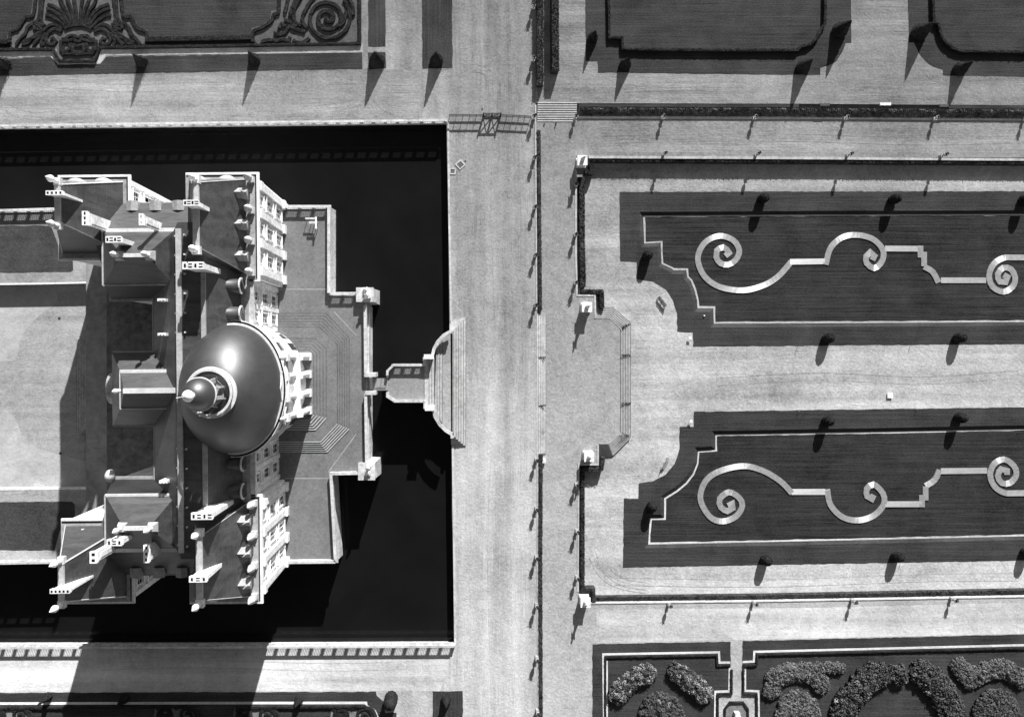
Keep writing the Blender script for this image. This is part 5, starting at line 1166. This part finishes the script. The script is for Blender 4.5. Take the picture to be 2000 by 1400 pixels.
for q in (0, 1):
    m = MB(); x0, x1 = wdt / 2 * q + .05, wdt / 2 * (q + 1) - .05
    for z in (.15, 1.75): m.bar((x0, 0, z), (x1, 0, z), .18, .22)
    for x in (x0, x1): m.bar((x, 0, .05), (x, 0, 1.85), .22)
    m.bar((x0, 0, .15), (x1, 0, 1.75), .15); m.bar((x0, 0, 1.75), (x1, 0, .15), .15); m.obj('leaf', 'timber', root)
for x in (-.05, wdt + .05): m = MB(); m.bar((x, 0, 0), (x, 0, 2.1), .22); m.obj('post', 'timber', root)

def track(px, z, label=None):
    m = MB()
    for off in (-.75, .7):
        pts = crom([Vector(p[:2]) for p in PP(px, z)], .8); stroke(m, [p + Vector((random.uniform(-.03, .03), random.uniform(-.03, .03))) for p in offset_path(pts, off)], .13, z - .05, z + random.uniform(.012, .028))
    struct(m.obj('wheel_track', 'gravel'))
for px, z in (([(0, 190), (12, 208), (40, 222), (80, 226), (120, 220)], ZA), ([(735, 190), (748, 205), (765, 216), (790, 222)], ZA), ([(842, 142), (880, 142), (905, 132), (922, 116)], ZA), ([(921, 133), (940, 135), (955, 145), (960, 165)], ZA), ([(975, 140), (985, 133), (1000, 134), (1006, 140)], ZA),
              ([(1158, 1085), (1168, 1108), (1185, 1128), (1215, 1143), (1260, 1150)], ZC), ([(1172, 1090), (1190, 1118), (1220, 1137), (1262, 1144)], ZC), ([(1145, 1205), (1160, 1225), (1190, 1238)], ZB), ([(1085, 1330), (1105, 1290), (1130, 1262), (1175, 1240)], ZB),
              ([(778, 130), (790, 140), (806, 145)], ZA), ([(585, 215), (640, 212), (700, 200)], ZA), ([(780, 1350), (800, 1362), (815, 1385), (820, 1420)], ZA), ([(1110, 285), (1150, 262), (1200, 255), (1280, 252)], ZB), ([(952, -40), (957, 120), (953, 225)], ZA), ([(955, 262), (952, 420), (960, 640)], ZA), ([(965, 900), (960, 1100), (968, 1390)], ZA), ([(100, 165), (260, 172), (420, 168), (560, 176), (690, 170)], ZA), ([(1200, 272), (1500, 268), (1800, 276), (1990, 272)], ZB), ([(1400, 745), (1600, 735), (1800, 742), (1990, 730)], ZC), ([(1200, 1135), (1500, 1138), (1800, 1128), (1990, 1126)], ZC), ([(1090, 320), (1086, 560), (1092, 760)], ZB), ([(200, 1300), (400, 1296), (640, 1302), (800, 1298)], ZA)): track(px, z)
# ------------------------------------------------------------------ small things
def hatch(x, y, s, rz, label):
    p = P(x, y, ZA); root = thing('well_cover', p, label, 'cover', 'square covers by the moat', rz)
    m = MB(); stroke(m, [Vector(q) for q in ((-s, -s), (s, -s), (s, s), (-s, s))], .22, 0, .12, True); m.obj('frame', 'stone', root); m = MB(); m.box(-s, s, -s, s, 0, .06); m.obj('lid', 'metal_cover', root)
hatch(884, 335, .5, 0, 'small square metal cover with pale frame against the moat kerb'); hatch(899, 322, .62, R(42), 'square metal cover turned at an angle near the moat kerb')
p = P(909, 315, ZA); m = MB(); m.box(-.14, .14, -.14, .14, 0, .06); m.v = [(v[0] + p.x, v[1] + p.y, v[2]) for v in m.v]; tag(m.obj('valve_cover', 'iron'), 'tiny dark valve cover beside the angled metal cover', 'cover')
p = P(942, 213, ZA); m = MB(); m.lathe([(0.16, 0), (0.14, .12)], 10, p); tag(m.obj('valve_cover', 'iron'), 'tiny round dark cover above the gate', 'cover')
def bench(px, py, z, label, rz, mat='timber', L=2.0, back=True, group='garden benches'):
    root = thing('garden_bench', P(px, py, z), label, 'bench', group, rz)
    m = MB()
    for k in range(4): m.box(-L / 2, L / 2, -.25 + k * .13, -.15 + k * .13, .42, .46)
    m.obj('seat', mat, root)
    if back:
        m = MB()
        for k in range(3): m.box(-L / 2, L / 2, .27, .31, .52 + k * .15, .62 + k * .15)
        m.obj('backrest', mat, root)
    for x in (-L / 2 + .1, 0, L / 2 - .1): m = MB(); m.bar((x, -.22, 0), (x, -.22, .44), .08); m.bar((x, .27, 0), (x, .27, .95 if back else .44), .08); m.bar((x, -.22, .25), (x, .27, .25), .06); m.obj('leg', mat, root)
    return root
bench(1727, 205, ZA, 'bright white bench at the foot of the right hand alley, the middle one of three', 0, 'white_paint', 2.1, False)
bench(1609, 206, ZA, 'dark slender bench left of the bright white bench', 0, 'timber', 1.9, False); bench(1841, 208, ZA, 'dark slender bench right of the bright white bench', 0, 'timber', 1.8, False)
bench(1291, 590, ZC, 'dark wooden bench set askew on the gravel above the central alley', R(-53), 'timber', 2.3)
bench(1299, 904, ZC, 'weathered bench set askew on the gravel below the central alley', R(60), 'timber_pale', 2.4)
def sign(px, py, z, label, s=.55, h=.5):
    root = thing('info_box', P(px, py, z), label, 'sign', 'small white information stands'); m = MB(); m.bar((-.15, 0, 0), (-.15, 0, h), .05); m.bar((.15, 0, 0), (.15, 0, h), .05); m.obj('leg', 'iron', root); m = MB(); m.box(-s / 2, s / 2, -s / 2, s / 2, h, h + .08); m.obj('panel', 'white_paint', root)
sign(1346, 660, ZC, 'small white stand at the corner of the upper parterre lawn'); sign(1348, 822, ZC, 'small white stand at the corner of the lower parterre lawn')
def whitebox(px, py, z, sx, sy, h, label):
    p = P(px, py, z); root = thing('technical_box', p, label, 'box', 'pale technical boxes'); m = MB(); m.box(-sx / 2, sx / 2, -sy / 2, sy / 2, 0, h - .06); m.obj('case', 'white_paint', root); m = MB(); m.box(-sx / 2 - .04, sx / 2 + .04, -sy / 2 - .04, sy / 2 + .04, h - .06, h); m.obj('lid', 'stone_white', root)
whitebox(1737, 772, ZC, .95, .95, .3, 'pale square hatch box alone on the central alley'); whitebox(1062, 899, ZB, .5, .8, .6, 'small pale box beside the start of the lower narrow hedge')
for (x, y, lb) in ((1556, 680, 'above the central alley, left of two'), (1777, 676, 'above the central alley, right of two'), (1559, 803, 'below the central alley, left of two'), (1789, 799, 'below the central alley, right of two'), (1480, 1103, 'beside the first yew on the bottom lawn edge'), (1759, 1097, 'beside the second yew on the bottom lawn edge')):
    p = P(x, y, ZC); m = MB(); m.lathe([(0.05, 0), (0.05, .7), (0.02, .78)], 6, p); tag(m.obj('marker_stake', 'timber_pale'), 'thin marker stake ' + lb, 'stake', 'thin stakes at the lawn edges')
p = P(1375, 617, ZC); m = MB(); m.lathe([(0.16, 0), (0.14, .25), (0.05, .3)], 8, p); tag(m.obj('garden_light', 'white_paint'), 'tiny white light on the lawn near the upper parterre corner', 'light')
p = P(1063, 243, ZB); m = MB(); m.lathe([(0.12, 0), (0.12, .22), (0.05, .28)], 8, p); tag(m.obj('bollard', 'iron'), 'small dark bollard below the small pale steps', 'bollard')
p = P(1086, 241, ZB); m = MB(); m.lathe([(0.16, 0), (0.13, .5), (0.03, .62)], 6, p); tag(m.obj('sign_post', 'timber'), 'short dark post standing below the small pale steps', 'post')
# folded canopy frame / service bench on the upper garden terrace
p = P(612, 436, ZT); root = thing('garden_swing_frame', p, 'pale angular bench stand with overhead boards on the upper garden terrace', 'stand')
m = MB(); m.box(-1.2, .7, .45, .8, 1.3, 1.42); m.box(-.5, 1.0, -.35, .1, 1.3, 1.42); m.obj('board', 'stone', root)
m = MB(); m.box(.65, .95, -1.3, .9, 1.42, 1.52); m.obj('beam', 'white_paint', root)
m = MB()
for q in ((-1.1, .7), (.5, .7), (.8, -1.2), (-.4, -.25), (.8, .0)): m.bar((q[0], q[1], 0), (q[0], q[1], 1.4), .1)
m.obj('leg', 'timber_pale', root)
p = P(557, 1066, ZT); root = thing('easel', p, 'thin easel stand against the lower pavilion on the terrace', 'easel')
m = MB(); m.bar((-.5, .0, 0), (-.2, 0, 1.5), .06); m.bar((.6, 0, 0), (.3, 0, 1.5), .06); m.bar((.0, .6, 0), (0, 0, 1.5), .06); m.obj('legs', 'timber', root); m = MB(); m.box(-.55, .65, -.05, .0, .9, 1.05); m.obj('ledge', 'timber', root)
print('objects', len(bpy.data.objects))
